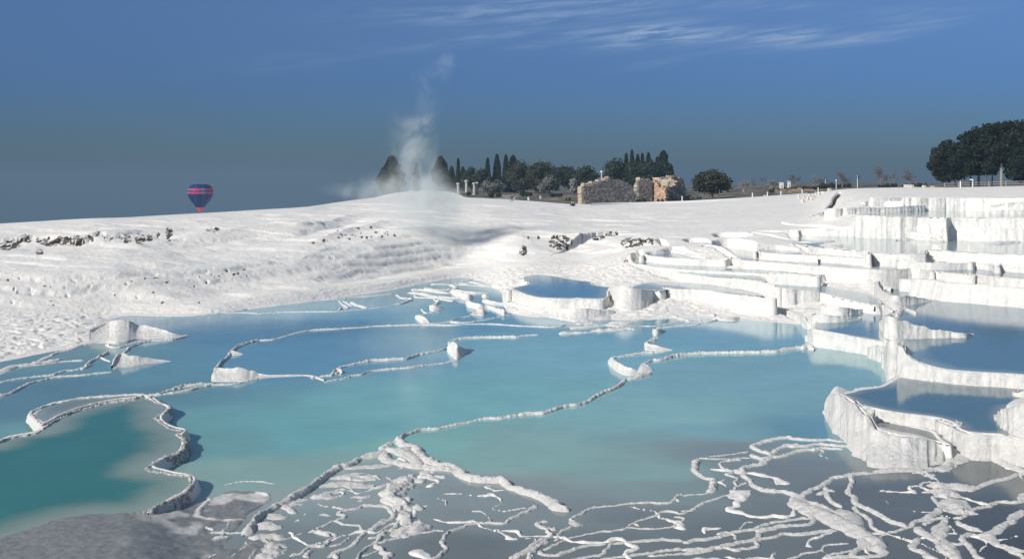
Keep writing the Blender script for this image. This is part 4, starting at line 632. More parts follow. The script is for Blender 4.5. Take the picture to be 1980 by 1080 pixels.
BANKS = [
 ("K 650,345 720,400 800,460 850,520 900,580 950,640 1000,685 1075,668", .8, .24), ("K 800,462 900,470 1000,482 1100,482", .6, .22), ("K 760,340 830,342 900,290 970,270 985,230", .5, .24), ("K 230,250 400,300 560,330 700,330 820,290 900,250", .9, .14), ("K 270,360 400,350 560,350 680,345", .5, .16), ("K 880,800 830,850 780,900", .5, .2), ("K 850,900 880,990 960,1060", .6, .2),
 ("G 895,562 930,620 1000,645 1080,682 1170,720 1250,760 1340,800 1420,850 1500,890", .66, .28), ("K 0,655 50,700 100,780 200,850 290,900 330,960 395,1003", .7, .28), ("K 210,880 240,940 200,985", .5, .22),
 ("F 300,105 200,150 178,192 150,208 0,240", .3, .25), ("F 285,95 330,140 430,172 470,230 530,265 600,302 700,312 800,328", .42, .34), ("F 180,200 190,262 280,285 380,312 480,322 600,332 720,342 780,345", .6, .28), ("F 250,190 350,212 420,250 445,302", .6, .3), ("F 180,170 260,188 350,180 420,165", .35, .3), ("F 790,330 820,382 900,412 1050,428 1130,432 1200,472 1300,502 1420,542 1500,582", .5, .34), ("7 -10,742 60,756 120,776 170,802 192,826 245,836", .4, .3),
 ("F 400,378 340,430 260,500 218,562 270,602 320,642 330,700 380,742 445,772 400,812 328,830 340,872", .75, .34), ("F 400,430 450,432 490,442", .45, .24), ("F 470,358 530,400 605,432", .3, .2), ("F 400,632 450,640 495,645", .5, .3), ("F 320,560 370,590", .5, .3),
 ("E 295,855 360,790 430,710 520,640 620,600 720,540 830,480 900,430 980,380 1060,325 1130,305 1222,245 1330,230 1425,198", .34, .32), ("E 560,650 660,612 760,585 850,572 950,562 1050,502", .75, .16), ("E 1000,440 1150,405 1260,412 1370,420", .8, .18), ("E 900,490 1020,470 1180,470 1330,492", .7, .14), ("E 1080,345 1250,330 1490,318", .45, .12), ("E 480,690 560,722 650,722", .5, .22), ("E 430,850 480,892 545,892 525,950 478,1022 540,1060", .75, .26), ("E 330,832 430,785 520,802 600,798", .8, .22), ("E 330,880 420,880 560,868", .7, .2), ("E 620,640 700,682 730,690", .3, .16), ("E 1320,405 1375,430", .25, .14),
]
for sp, w_, h_ in BANKS: rim(NR, sp, w_*.85, h_*.66, wet=.10, wob=.9)
for sp, w_, h_, z_ in [("D 880,450 1000,440 1150,445 1280,460", .9, .4, 3.62), ("D 1650,484 1800,478 1900,470 2000,462", .6, .3, 3.62), 
   ("C 560,150 700,125 820,98", .3, .15, 3.0), ("C 480,190 600,190 740,200 900,208", .5, .3, 2.62), ("C 580,215 700,230 800,260 920,272", .3, .25, 2.6), ("C 500,150 620,160 760,152", .3, .2, 3.0), ("C 560,120 680,112 800,132", .3, .2, 3.1), ("D 200,505 330,512 410,505", .4, .12, 3.62), ("D 0,478 150,482 340,470", .4, .12, 3.62), ("D 680,830 760,860 830,880", .3, .15, 1.3),
   ("4 0,570 120,575 300,600 450,640", .45, .25, .65), ("4 350,570 500,590 620,610", .5, .3, .9), ("4 0,680 130,700 260,720 360,745", .5, .2, .5), ("4 60,700 200,740 330,770", .4, .2, .4), ("4 300,790 360,840 330,870", .3, .2, .3), ("4 790,790 800,765 842,748 898,776", .3, .35, 1.12), ("4 745,790 715,830 706,860", .25, .2, 1.2), ("4 230,985 250,970 290,990", .35, .3, 0)]:
    rim(RM, sp, w_, h_, z=z_)
# --- draped walls
for c_, zl_, tri_, kw_ in WALLS: wall(WL, c_, tri_, zl_, **kw_)
for mb, nm, lb in ((RM, 'travertine_rim', 'thin knobbly white rims winding between the blue pools'), (NR, 'travertine_rim', 'web of crusty rims and banks round the near grey pools'), (WL, 'terrace_wall', 'draped white terrace walls stepping up to the right')):
    tag(mb.build(nm, M_RIM), lb, kind='structure')
# ------------------------------------------------------------------ the valley far below and its haze
M_VAL = plain('valley_floor', (.07, .085, .06), .9, .3, .002)
mb = MB(); mb.add([(-9000, 640, -299), (9000, 640, -299), (9000, 11500, -299), (-9000, 11500, -299)], [(0, 1, 2, 3)])
tag(mb.build('valley', M_VAL, smooth=False), 'hazy valley floor far below the white hillside', kind='structure')
# ------------------------------------------------------------------ things
M_LEAF = toned('foliage', .8, .3, .8, 0); M_BARK = plain('bark', (.16, .125, .095), .95, .3, 3.0, .4); M_PALEBARK = plain('pale_bark', (.30, .26, .21), .95, .25, 3.0, .4)
M_STONE = toned('old_stone', .9, .3, 2.0, .5, .08); M_WHITE = plain('white_paint', (.78, .78, .76), .6, .06, 4.0); M_DARK = plain('dark_metal', (.05, .055, .06), .5, .1, 4.0); M_WOOD = plain('weathered_wood', (.42, .38, .33), .9, .2, 3.0)
M_MARBLE = plain('weathered_marble', (.40, .375, .335), .85, .25, 1.5, .4); M_TWIG = plain('twigs', (.17, .13, .11), .95, .25, 2.0); M_GREYTWIG = plain('grey_twigs', (.30, .28, .26), .95, .25, 2.0)
DARKG = ((.020, .028, .019), (.052, .064, .038)); OLIVE = ((.09, .095, .085), (.17, .17, .15)); BROWNG = ((.028, .032, .019), (.072, .068, .036))
def leaves(mb, P, size, pal, asp=1.0, nrm=None):
    n = len(P); a = RNG.normal(size=(n, 3)); a /= np.linalg.norm(a, axis=1)[:, None]; b = np.cross(a, RNG.normal(size=(n, 3))); b /= np.linalg.norm(b, axis=1)[:, None]+1e-9
    sz = size*RNG.uniform(.6, 1.3, (n, 1)); a = a*sz*asp; b = b*sz*.7
    V = np.stack([P-a, P-b*.8, P+a, P+b*.8], 1).reshape(-1, 3); f = np.arange(4*n).reshape(n, 4)
    t = np.clip(.5+.9*vnoise(P[:, 0]/1.3, P[:, 1]/1.3, P[:, 2]/1.3, 5)+RNG.normal(0, .15, n), 0, 1)[:, None]
    col = np.asarray(pal[0])*(1-t)+np.asarray(pal[1])*t; mb.add(V, f, np.repeat(np.hstack([col, np.ones((n, 1))]), 4, 0))
def blob(mb, c, r, pal, seed):
    """an uneven opaque heart inside a clump of foliage"""
    a = np.linspace(0, 2*np.pi, 14, endpoint=False); t = np.linspace(.05, np.pi-.05, 9); A, Tt = np.meshgrid(a, t)
    D3 = np.stack([np.cos(A)*np.sin(Tt), np.sin(A)*np.sin(Tt), np.cos(Tt)], -1); k = 1+.25*vnoise(D3[..., 0]*2, D3[..., 1]*2, D3[..., 2]*2, seed)
    mb.grid(np.asarray(c)+D3*np.asarray(r)*k[..., None], np.broadcast_to(np.array([*pal[0], 1]), D3.shape[:2]+(4,)), wrap=True)
def lobes_crown(lobes, pal, leaf, dens=1.0, gap=-.35):
    mb = MB()
    for i, (c, r) in enumerate(lobes):
        c = np.asarray(c, float); r = np.asarray(r, float); blob(mb, c, r*.74, pal, i+3)
        n = int(dens*26*(r[0]*r[1]+r[0]*r[2]+r[1]*r[2])/leaf**2*.085)+40
        d = RNG.normal(size=(n, 3)); d /= np.linalg.norm(d, axis=1)[:, None]; rad = RNG.uniform(.74, 1.04, (n, 1))
        rad = rad*(1+.16*vnoise(d[:, 0]*2.3+i, d[:, 1]*2.3, d[:, 2]*2.3, 9)[:, None]+.10*vnoise(d[:, 0]*6+i, d[:, 1]*6, d[:, 2]*6, 10)[:, None]); P = c+d*r*rad
        keep = vnoise(P[:, 0]/(leaf*3), P[:, 1]/(leaf*3), P[:, 2]/(leaf*3), 14) > gap; leaves(mb, P[keep], leaf, pal)
    return mb
def pine(loc, label, group, lobes, trunk, pal=DARKG, leaf=.42, bark=None, name='pine_tree', dens=1.0):
    """lobes: [(x, y, z, rx, ry, rz)] and trunk: [(x, y, z, r)...] lists in metres about the foot"""
    t = tag(empty(name, loc), label, 'tree', group)
    lobes_crown([((a, b, c), (d, e, f)) for a, b, c, d, e, f in lobes], pal, leaf, dens).build('crown', M_LEAF, t, smooth=False)
    mb = MB()
    for st in trunk: st = np.array(st, float); mb.tube(st[:, :3], st[:, 3], 7)
    mb.build('trunk', bark or M_BARK, t); return t
def cypress(loc, label, group, h, w, pal=DARKG, bushy=.5, lean=0.0):
    t = tag(empty('cypress_tree', loc), label, 'tree', group); R_ = w/2; leaf = max(.26, w*.075)
    def prof(z): return R_*(np.clip((1-z)**.62*np.minimum(1, .35+z*6), 0, 1)**.9*1.1 if bushy < .6 else (np.sin(np.pi*np.clip(z, 0, 1)**.72)**.6*(1-.32*z)*1.18+.04))
    mb = MB(); zz = np.linspace(.03, .98, 14); a = np.linspace(0, 2*np.pi, 12, endpoint=False); s0 = RNG.integers(1000)
    A, Zz = np.meshgrid(a, zz); rr = prof(Zz)*.74*(1+.2*vnoise(np.cos(A)*2+s0, np.sin(A)*2, Zz*h/2, 4))
    mb.grid(np.stack([rr*np.cos(A)+lean*Zz*h, rr*np.sin(A), Zz*h], -1), np.broadcast_to(np.array([*pal[0], 1]), A.shape+(4,)), wrap=True)
    n = int(900+520*h*w/leaf/6); z = RNG.beta(1.1, 1.3, n); th = RNG.uniform(0, 2*np.pi, n); k = RNG.uniform(.72, 1.05, n)*(1+.28*vnoise(np.cos(th)*2.2+s0, np.sin(th)*2.2, z*h/1.8, 8)*(1.5 if bushy > .6 else 1)+.15*vnoise(np.cos(th)*5+s0, np.sin(th)*5, z*h/.6, 9))
    r = prof(z)*k+.05; P = np.stack([r*np.cos(th)+lean*z*h, r*np.sin(th), z*h*1.01], 1); leaves(mb, P, leaf, pal, 1.25)
    mb.build('crown', M_LEAF, t, smooth=False); mb = MB(); mb.tube([(0, 0, -.3), (0, 0, h*.25), (lean*h*.6, 0, h*.6)], [w*.05+.1, w*.04+.08, .04], 7); mb.build('trunk', M_BARK, t); return t
def bare_tree(loc, label, group, h, w, mat=M_TWIG, seed=1, lean=0.0, name='bare_tree', cat='tree', stems=1, depth=5):
    rg = np.random.default_rng(seed); t = tag(empty(name, loc), label, cat, group); tr_ = MB(); br = MB()
    def grow(p, d, L, r, k):
        q = p+d*L; m = (p+q)/2+rg.normal(0, L*.06, 3); (tr_ if k == 0 else br).tube([p, m, q], [r, r*.85, r*.68], 5 if k < 2 else 3)
        if k >= depth: return
        for _ in range(3 if k < 3 else 4):
            v = d+rg.normal(0, .52, 3)*np.array([w/h*1.25, w/h*1.1, .75])+np.array([0, 0, .10]); v /= np.linalg.norm(v); grow(q if rg.random() < .7 else m, v, L*rg.uniform(.62, .86), max(r*.58, .018), k+1)
    for _ in range(stems):
        v = np.array([lean+rg.normal(0, .1*stems), rg.normal(0, .08*stems), 1.0]); v /= np.linalg.norm(v); grow(np.array([rg.normal(0, .12*(stems-1)), rg.normal(0, .12*(stems-1)), -.15]), v, h*.30, .035*h+.03, 0)
    tr_.build('trunk', mat, t); br.build('branches', mat, t); return t
def shrub(loc, label, group, w, h, pal=DARKG, leaf=.22):
    t = tag(empty('shrub', loc), label, 'shrub', group); k = max(2, int(w/h*1.6))
    lobes = [((x, RNG.uniform(-.2, .2)*w*.4, h*RNG.uniform(.42, .58)), (w/k*RNG.uniform(.6, .85), w/k*.7, h*RNG.uniform(.42, .55))) for x in np.linspace(-w/2*.75, w/2*.75, k)]
    lobes_crown(lobes, pal, leaf, .8).build('foliage', M_LEAF, t, smooth=False)
    mb = MB(); mb.tube([(0, 0, -.2), (.03, 0, h*.5)], [.07, .04], 5); mb.build('stem', M_BARK, t); return t
def gspot(u, d, sink=.05): return spot(u, d, sink)

# --- cypresses and pines of the middle distance (u, distance, rows of foot and tip, width in rows)
MID = 'trees beyond the ruins'
def mpx(d): return d/F
for u, d, vt, w_, bushy, lab in [
 (757, 390, 304, 39, .8, 'broad bushy cypress standing alone left of the steam'), (805, 400, 316, 13, .3, 'thin cypress half hidden by the steam'), (852, 395, 303, 27, .7, 'bushy cypress at the right edge of the steam'), (863, 400, 316, 9, .3, 'slim cypress leaning on the bushy cypress by the steam'), (873, 392, 322, 14, .6, 'small ragged cypress between the steam and the needle cypress'),
 (886, 380, 307, 8, .3, 'needle thin cypress above the broken columns'), (895, 385, 323, 13, .6, 'short cypress just right of the needle cypress'), (943, 385, 306, 12, .4, 'slender cypress with a gap of sky on its right'), (961, 388, 299, 19, .5, 'tallest cypress of the clump left of the round pines'), (978, 380, 300, 16, .5, 'pointed cypress between two taller cypresses'), (992, 384, 301, 20, .7, 'cypress with a double tip behind the round pines'),
 (1211, 345, 297, 12, .5, 'cypress tip rising at the left of the dark grove'), (1222, 348, 291, 12, .4, 'sharpest and tallest tip of the dark grove behind the ruin'), (1233, 346, 299, 14, .5, 'cypress in the middle of the dark grove'), (1242, 347, 297, 11, .4, 'narrow cypress beside the middle of the dark grove'), (1254, 343, 296, 14, .6, 'thin leafed conifer with open branches behind the ruin'), (1271, 345, 304, 14, .5, 'rounded cypress left of the double cypress'), (1283, 342, 293, 27, .75, 'broad double tipped cypress right of the grove'), (1297, 344, 318, 12, .6, 'lowest cypress at the right end of the grove')]:
    p = gspot(u, d); vb = VH+F*(H-p[2])/d; cypress(p, lab, MID, (vb-vt)*mpx(d), w_*mpx(d), bushy=bushy)
def pine_px(u, d, lobes, label, group, trunk=None, pal=DARKG, leaf=.45, bark=None, name='pine_tree', dens=1.0):
    """lobes in picture rows about the foot: (dx, row of centre, rx, rz)"""
    p = gspot(u, d); m = mpx(d); vb = VH+F*(H-p[2])/d
    if group == MID: lobes = [(dx*1.08, v, rx*1.2, rz*1.18) for dx, v, rx, rz in lobes]
    L = [((dx)*m, RNG.uniform(-.3, .3)*rx*m, (vb-v)*m, rx*m, rx*m*.9, rz*m) for dx, v, rx, rz in lobes]
    top = max(l[2] for l in L); T_ = trunk or [(0, 0, -.4, .32), (.15, 0, top*.3, .27), (-.1, 0, top*.65, .2), (.1, 0, top*.95, .1)]
    lim = [T_]+[[(0, 0, top*.45, .14), ((l[0])*.5, l[1]*.5, (top*.45+l[2])/2+.3, .1), (l[0], l[1], l[2], .04)] for l in L[:6]]
    return pine(p, label, group, L, lim, pal, leaf, bark, name, dens)
pine_px(933, 370, [(0, 338, 13, 12), (-6, 350, 12, 10), (8, 348, 10, 9)], 'low dark pine behind the broken columns', MID)
pine_px(910, 372, [(0, 332, 9, 9), (-4, 346, 13, 13), (6, 352, 12, 12)], 'dark rounded tree directly behind the broken columns', MID)
pine_px(1010, 360, [(-6, 326, 16, 13), (-16, 340, 15, 13), (8, 338, 16, 15), (0, 354, 22, 14)], 'left one of the two big round pines beyond the slope', MID, pal=BROWNG)
pine_px(1046, 358, [(0, 326, 20, 13), (-14, 338, 16, 15), (14, 340, 17, 16), (2, 355, 22, 15)], 'biggest round pine in the row beyond the white slope', MID, pal=BROWNG)
pine_px(1088, 356, [(-6, 332, 16, 10), (10, 336, 14, 12), (-2, 346, 20, 11)], 'flat topped pine with an open leaning trunk', MID, trunk=[(1.2, 0, -.4, .3), (.6, 0, 2.2, .26), (0, 0, 5, .16)])
pine_px(1132, 352, [(0, 332, 15, 10), (-9, 342, 13, 9), (12, 340, 12, 8), (0, 352, 16, 9)], 'pine with a ragged crown between the round pines and the lamp post', MID)
pine_px(1122, 365, [(0, 352, 20, 12), (-12, 356, 14, 10), (14, 355, 14, 10)], 'grey green thicket tree under the ragged pine', MID, pal=OLIVE)
pine_px(1195, 338, [(-4, 325, 20, 16), (-14, 342, 14, 13), (10, 335, 18, 18), (-4, 355, 20, 13), (18, 352, 18, 16)], 'round dark pine at the left of the grove behind the ruin', MID)
pine_px(1240, 336, [(-16, 330, 16, 18), (8, 328, 18, 18), (24, 334, 12, 16), (0, 350, 26, 18), (26, 352, 14, 14)], 'dense dark pine in the heart of the grove behind the ruin', MID)
pine_px(1278, 338, [(-4, 336, 14, 16), (8, 345, 14, 14), (-8, 356, 16, 12)], 'dark pine below the double tipped cypress', MID)
pine_px(1376, 236, [(0, 340, 26, 12), (-18, 350, 20, 13), (18, 350, 20, 13), (0, 354, 26, 15), (-26, 360, 13, 10), (26, 360, 13, 11), (0, 365, 28, 9)], 'big dome shaped pine right of the ruin', 'solitary trees by the path', pal=BROWNG, leaf=.34, dens=1.2)
pine_px(958, 330, [(0, 358, 12, 9), (-8, 362, 8, 7), (9, 361, 9, 8)], 'grey olive like tree in front of the dark pines', MID, pal=OLIVE, name='olive_tree')
pine_px(940, 334, [(0, 358, 9, 8), (6, 364, 8, 7)], 'smaller grey tree right of the broken columns', MID, pal=OLIVE, name='olive_tree')
pine_px(1062, 330, [(0, 352, 12, 12), (-8, 362, 11, 10), (10, 360, 9, 9)], 'grey green broadleaf below the biggest round pine', MID, pal=OLIVE, name='olive_tree')
pine_px(1108, 325, [(0, 355, 6, 9), (2, 366, 8, 8)], 'pale grey leafless looking tree beside the leaning trunk', MID, pal=((.16, .16, .15), (.28, .27, .25)), name='olive_tree')
# --- the tall pines at the right edge
RP = 'umbrella pines at the right edge'
def bigpine(u, d, lobes, trunk, label, bark=M_BARK): return pine_px(u, d, lobes, label, RP, trunk=trunk, pal=((.009, .013, .010), (.028, .034, .021)), leaf=.36, bark=bark, dens=1.25)
bigpine(1848, 198, [(-28, 296, 22, 14), (-38, 312, 16, 13), (2, 338, 24, 10), (-20, 344, 20, 8), (24, 316, 18, 18), (-10, 284, 22, 13), (-30, 326, 20, 11), (-44, 322, 10, 9), (-8, 312, 26, 18), (10, 300, 22, 20), (-14, 334, 18, 7), (14, 330, 18, 10), (-34, 336, 12, 6)], [(.3, 0, -.4, .22), (-.1, 0, 1.0, .19), (-.55, 0, 2.2, .16), (-.9, 0, 3.6, .12)], 'leftmost umbrella pine with a pale forked trunk and a low wide crown', M_PALEBARK)
bigpine(1892, 200, [(-18, 268, 22, 14), (6, 258, 24, 14), (20, 252, 18, 11), (-8, 286, 26, 18), (18, 282, 26, 20), (-4, 310, 24, 16), (22, 312, 20, 15), (-24, 318, 16, 12), (8, 328, 22, 11), (-14, 330, 18, 10), (26, 330, 16, 10)], [(0, 0, -.4, .26), (.05, 0, 2, .22), (-.05, 0, 4.5, .17), (.1, 0, 7, .1)], 'middle umbrella pine with a dark straight trunk')
bigpine(1936, 193, [(-14, 250, 22, 12), (6, 246, 22, 12), (-20, 268, 22, 16), (14, 266, 26, 18), (-10, 288, 24, 16), (20, 292, 26, 18), (-6, 304, 24, 13), (26, 314, 22, 16), (24, 334, 18, 12), (-22, 322, 14, 10)], [(0, 0, -.4, .27), (.03, 0, 2.5, .24), (0, 0, 5, .2), (.15, 0, 8, .12)], 'tall umbrella pine with a thick bare pale trunk', M_PALEBARK)
bigpine(1990, 206, [(-12, 244, 24, 13), (14, 240, 26, 14), (-20, 266, 24, 18), (16, 268, 30, 20), (-18, 294, 26, 18), (16, 300, 30, 22), (-20, 322, 22, 16), (10, 328, 26, 16), (-14, 340, 26, 13), (14, 346, 26, 10)], [(0, 0, -.4, .3), (.1, 0, 3, .26), (0, 0, 8, .15)], 'dense umbrella pine cut by the right edge of the picture')
for du, dd, lab in [(1862, 214, 'slim dark pine trunk deep inside the pine grove, nearest the pale forked trunk'), (1876, 218, 'dark pine deep inside the pine grove, with sky on both sides of its trunk'), (1906, 216, 'dark pine deep inside the pine grove, just right of the straight trunk'), (1918, 222, 'dark pine at the back of the pine grove, left of the thick pale trunk')]:
    bigpine(du, dd, [(0, 300, 16, 16), (-8, 318, 16, 10), (9, 316, 15, 11)], [(0, 0, -.4, .17), (.1, 0, 2.5, .15), (.1, 0, 5, .1)], lab)
# --- leafless trees on the skyline
SK = 'bare trees on the skyline'
for u, d, vt, wpx, sd, ln, mt, st, lab in [
 (1436, 300, 342, 26, 3, .0, M_GREYTWIG, 2, 'grey leafless tree just right of the dome shaped pine'), (1490, 290, 343, 34, 5, .0, M_GREYTWIG, 3, 'widest pale grey leafless thicket on the skyline'), (1478, 330, 338, 9, 8, 0, M_TWIG, 1, 'tiny bare sapling sticking up behind the pale thicket'), (1458, 340, 341, 8, 9, 0, M_TWIG, 1, 'tiny bare sapling between the two grey leafless trees'), (1537, 300, 333, 15, 12, -.12, M_TWIG, 1, 'small bare tree leaning to the left by the white kiosks'),
 (1573, 320, 338, 14, 15, 0, M_GREYTWIG, 1, 'faint grey bare tree left of a browner one'), (1584, 300, 340, 18, 17, 0, M_TWIG, 2, 'brown bare tree in the middle of the skyline trees'), (1597, 335, 336, 9, 18, 0, M_TWIG, 1, 'thin bare sapling just left of the round lamp'), (1629, 250, 321, 36, 21, -.05, M_TWIG, 1, 'bare tree forked in two beside the dark crevice'), (1658, 300, 332, 10, 23, 0, M_TWIG, 1, 'thin sapling behind the slim white pole'),
 (1703, 235, 315, 36, 25, .0, M_TWIG, 1, 'tall bare tree with upright limbs on the right skyline'), (1714, 300, 335, 10, 26, 0, M_TWIG, 1, 'small bare sapling close behind the tall bare tree'), (1727, 310, 331, 12, 27, 0, M_TWIG, 1, 'small bare sapling above the low dark shrub'), (1771, 240, 318, 44, 31, -.25, M_TWIG, 1, 'wide leaning bare tree next to the umbrella pines')]:
    p = gspot(u, d); vb = VH+F*(H-p[2])/d; bare_tree(p, lab, SK, (vb-vt)*mpx(d)*1.0, wpx*mpx(d)*1.25, mt, sd, ln, stems=st, depth=5 if wpx > 12 else 4)
# --- shrubs and hedge
SH = 'dark shrubs along the plateau'
for u, d, w_, h_, pal, lab in [(1206, 214, 1.3, .8, DARKG, 'small dark shrub at the foot of the long ruined wall, right end'), (1240, 215, 1.4, .9, DARKG, 'small dark shrub below the ruined arch'), (1277, 216, 1.0, .7, DARKG, 'small dark shrub below the orange ruin wall'), (1212, 219, 3.2, 2.6, OLIVE, 'grey green bush filling the gap between the two ruins'), (1190, 222, 2.6, 2.4, OLIVE, 'grey green bush against the long ruined wall'),
  (1706, 232, 1.5, .75, DARKG, 'low dark shrub left of the big dark shrub on the right skyline'), (1724, 230, 2.1, .95, DARKG, 'biggest low dark shrub on the right skyline'), (1749, 236, .8, .8, DARKG, 'narrow dark shrub behind the white stone blocks'), (1772, 232, 1.5, .9, DARKG, 'dark shrub at the foot of the leaning bare tree'), (1786, 226, 1.2, 1.0, DARKG, 'dark shrub between the leaning bare tree and the pine grove'), (957, 262, 2.4, 1.5, DARKG, 'dark bush in front of the grey olive like tree'), (900, 285, 2.6, 1.0, DARKG, 'dark bush below the broken columns'), (1098, 232, .9, 1.0, DARKG, 'lone dark bush left of the ruined wall'),
  (1325, 226, 2.6, 1.2, OLIVE, 'grey bush in front of the dark ruin wall'), (1345, 224, 2.2, 1.0, OLIVE, 'grey bush under the left side of the dome shaped pine'), (1600, 262, 2.8, 1.6, DARKG, 'dark bush beside the brown stone wall'), (1018, 300, 3.0, 1.3, DARKG, 'wide dark bush at the foot of the round pines'), (1075, 290, 3.2, 1.2, DARKG, 'wide dark bush at the foot of the flat topped pine')]:
    shrub(gspot(u, d), lab, SH, w_, h_, pal)
def sweep_plan(pts, n=40):
    P = catmull(np.array(pts, float), 8); return resample(P, np.linalg.norm(P[-1]-P[0])/n)[0]
def hedge(u0, u1, d0, d1, h_, w_, label):
    o0 = spot((u0+u1)/2, (d0+d1)/2); t = tag(empty('hedge', o0), label, 'hedge'); L = []
    for k in range(14):
        f = k/13; q = spot(u0+(u1-u0)*f, d0+(d1-d0)*f); L.append(((q[0]-o0[0], q[1]-o0[1], q[2]-o0[2]+h_*.45), (w_*.62, .8, h_*RNG.uniform(.5, .7))))
    lobes_crown(L, DARKG, .3, .7).build('foliage', M_LEAF, t, smooth=False)
    
    for l in L: mb = MB(); mb.tube([(l[0][0], l[0][1], l[0][2]-h_*.6), (l[0][0], l[0][1], l[0][2])], [.05, .03], 5); mb.build('stem', M_BARK, t)
hedge(1495, 1640, 262, 268, 1.0, 1.5, 'long dark hedge running along the skyline above the brown wall')

# --- ruins
CREAM = [(.42, .35, .27), (.50, .42, .33), (.36, .30, .24)]; ORANGE = [(.46, .29, .19), (.52, .36, .25), (.40, .26, .18), (.50, .42, .33)]; GREY = [(.17, .16, .15), (.22, .205, .19), (.26, .24, .22), (.14, .135, .13)]  # tones also carry light: GREY shade, ORANGE and CREAM sun, put into the stone
def stone_wall(mb, x0, y0, ang, prof, thick, pal, z0=-.3, bs=.52, bh=.34, hole=None, zb=None):
    """rough courses of blocks under a broken top line; prof: [(s, height)]"""
    L = prof[-1][0]; ps, ph = zip(*prof); ca, sa = math.cos(ang), math.sin(ang); row = 0; z = z0
    while z < max(ph):
        hh = bh*RNG.uniform(.85, 1.15); s = -RNG.uniform(0, bs)*.5*(row % 2)
        while s < L:
            b_ = bs*RNG.uniform(.7, 1.5); c_ = s+b_/2; top = np.interp(c_, ps, ph)+.25*float(vnoise(c_*1.3, z*0, seed=33)); lo = -9 if zb is None else np.interp(c_, [q[0] for q in zb], [q[1] for q in zb])
            if 0 <= c_ <= L and z+hh*.6 < top and z+hh*.5 > lo and not (hole and hole(c_, z+hh/2)):
                col = np.array(pal[RNG.integers(len(pal))])*RNG.uniform(.8, 1.12); off = RNG.normal(0, .035)
                mb.box((x0+ca*c_-sa*off, y0+sa*c_+ca*off, z+hh/2), (b_*.985, thick*RNG.uniform(.92, 1.06), hh*.985), ang, .018, (*col, 1))
            s += b_
        z += hh; row += 1
def ruin(name, label, parts, u, d):
    p = spot(u, d); t = tag(empty(name, p), label, 'ruin', 'ancient ruins on the plateau')
    for nm, args, kw in parts:
        mb = MB(); stone_wall(mb, *args, **kw); mb.build(nm, M_STONE, t, smooth=False)
a1 = math.radians(33)
ruin('ruined_wall', 'long low ruined stone wall with a pale upright end pier, left of the lamp post', [
 ('wall', (.9, .5, a1, [(0, 3.5), (1, 3.7), (3, 3.9), (5, 4.6), (7, 5.0), (9, 4.7), (11, 4.3), (12.4, 3.2)], .9, GREY), {}),
 ('end_pier', (.0, .1, a1, [(0, 3.3), (.5, 3.5), (1.05, 3.4)], 1.25, CREAM), {}), ('coping', (.6, .3, a1, [(0, 4.0), (2, 4.2), (4.3, 5.0), (6.4, 5.3)], 1.05, CREAM), dict(zb=[(0, 3.4), (2, 3.55), (4.3, 4.4), (6.4, 4.75)]))], 1121, 204)
a2 = math.radians(-37)
ruin('ruined_bath', 'ruined bath building with an orange lit wall, broken arch and dark right wing', [
 ('arch_wall', (-3.6, .6, math.radians(62), [(0, 3.2), (.8, 4.4), (1.7, 5.0), (2.6, 5.0)], .9, CREAM), dict(hole=lambda s, z: (s-1.6)**2/.5+(z-3.0)**2/1.0 < 1 and z < 3.6)),
 ('front_wall', (-3.2, -.2, math.radians(24), [(0, 4.4), (1.5, 4.9), (2.6, 4.6), (3.4, 4.3)], .9, GREY), {}),
 ('orange_wall', (-.1, 2.6, math.radians(-52), [(0, 4.5), (1.0, 4.5), (2.4, 3.6), (3.6, 3.4), (4.8, 3.2)], .8, ORANGE), {}),
 ('vault', (.7, 2.6, math.radians(-30), [(0, 5.3), (1.2, 5.2), (2.2, 4.7), (3.4, 5.1), (4.6, 4.8), (5.2, 4.4)], 1.3, CREAM), dict(zb=[(0, 3.3), (2, 3.5), (3.4, 3.0), (5.2, 3.4)])),
 ('side_wall', (3.2, .4, math.radians(38), [(0, 3.4), (.8, 5.0), (2.4, 5.4), (4.2, 5.1), (5.4, 3.6)], .9, GREY), dict(hole=lambda s, z: .9 < s < 1.6 and z < 1.9)),
 ('upper_wall', (2.4, 3.6, math.radians(10), [(0, 5.2), (1.5, 5.6), (3.0, 5.4), (4.2, 5.0)], .8, CREAM), {})], 1262, 222)
t = tag(empty('stone_wall', spot(1500, 246)), 'low brown stone retaining wall below the hedge on the skyline', 'wall', None); mb = MB(); q0 = spot(1500, 246); q1 = spot(1622, 248)
stone_wall(mb, 0, 0, math.atan2(q1[1]-q0[1], q1[0]-q0[0]), [(0, 1.0), (4, 1.25), (9, 1.1), (15, 1.3)], .6, [(.34, .25, .18), (.40, .31, .24), (.28, .21, .16)], z0=-.6, bs=.7, bh=.3, hole=lambda s, z: 4.6 < s < 5.1 and z < .7); mb.build('courses', M_STONE, t, smooth=False)
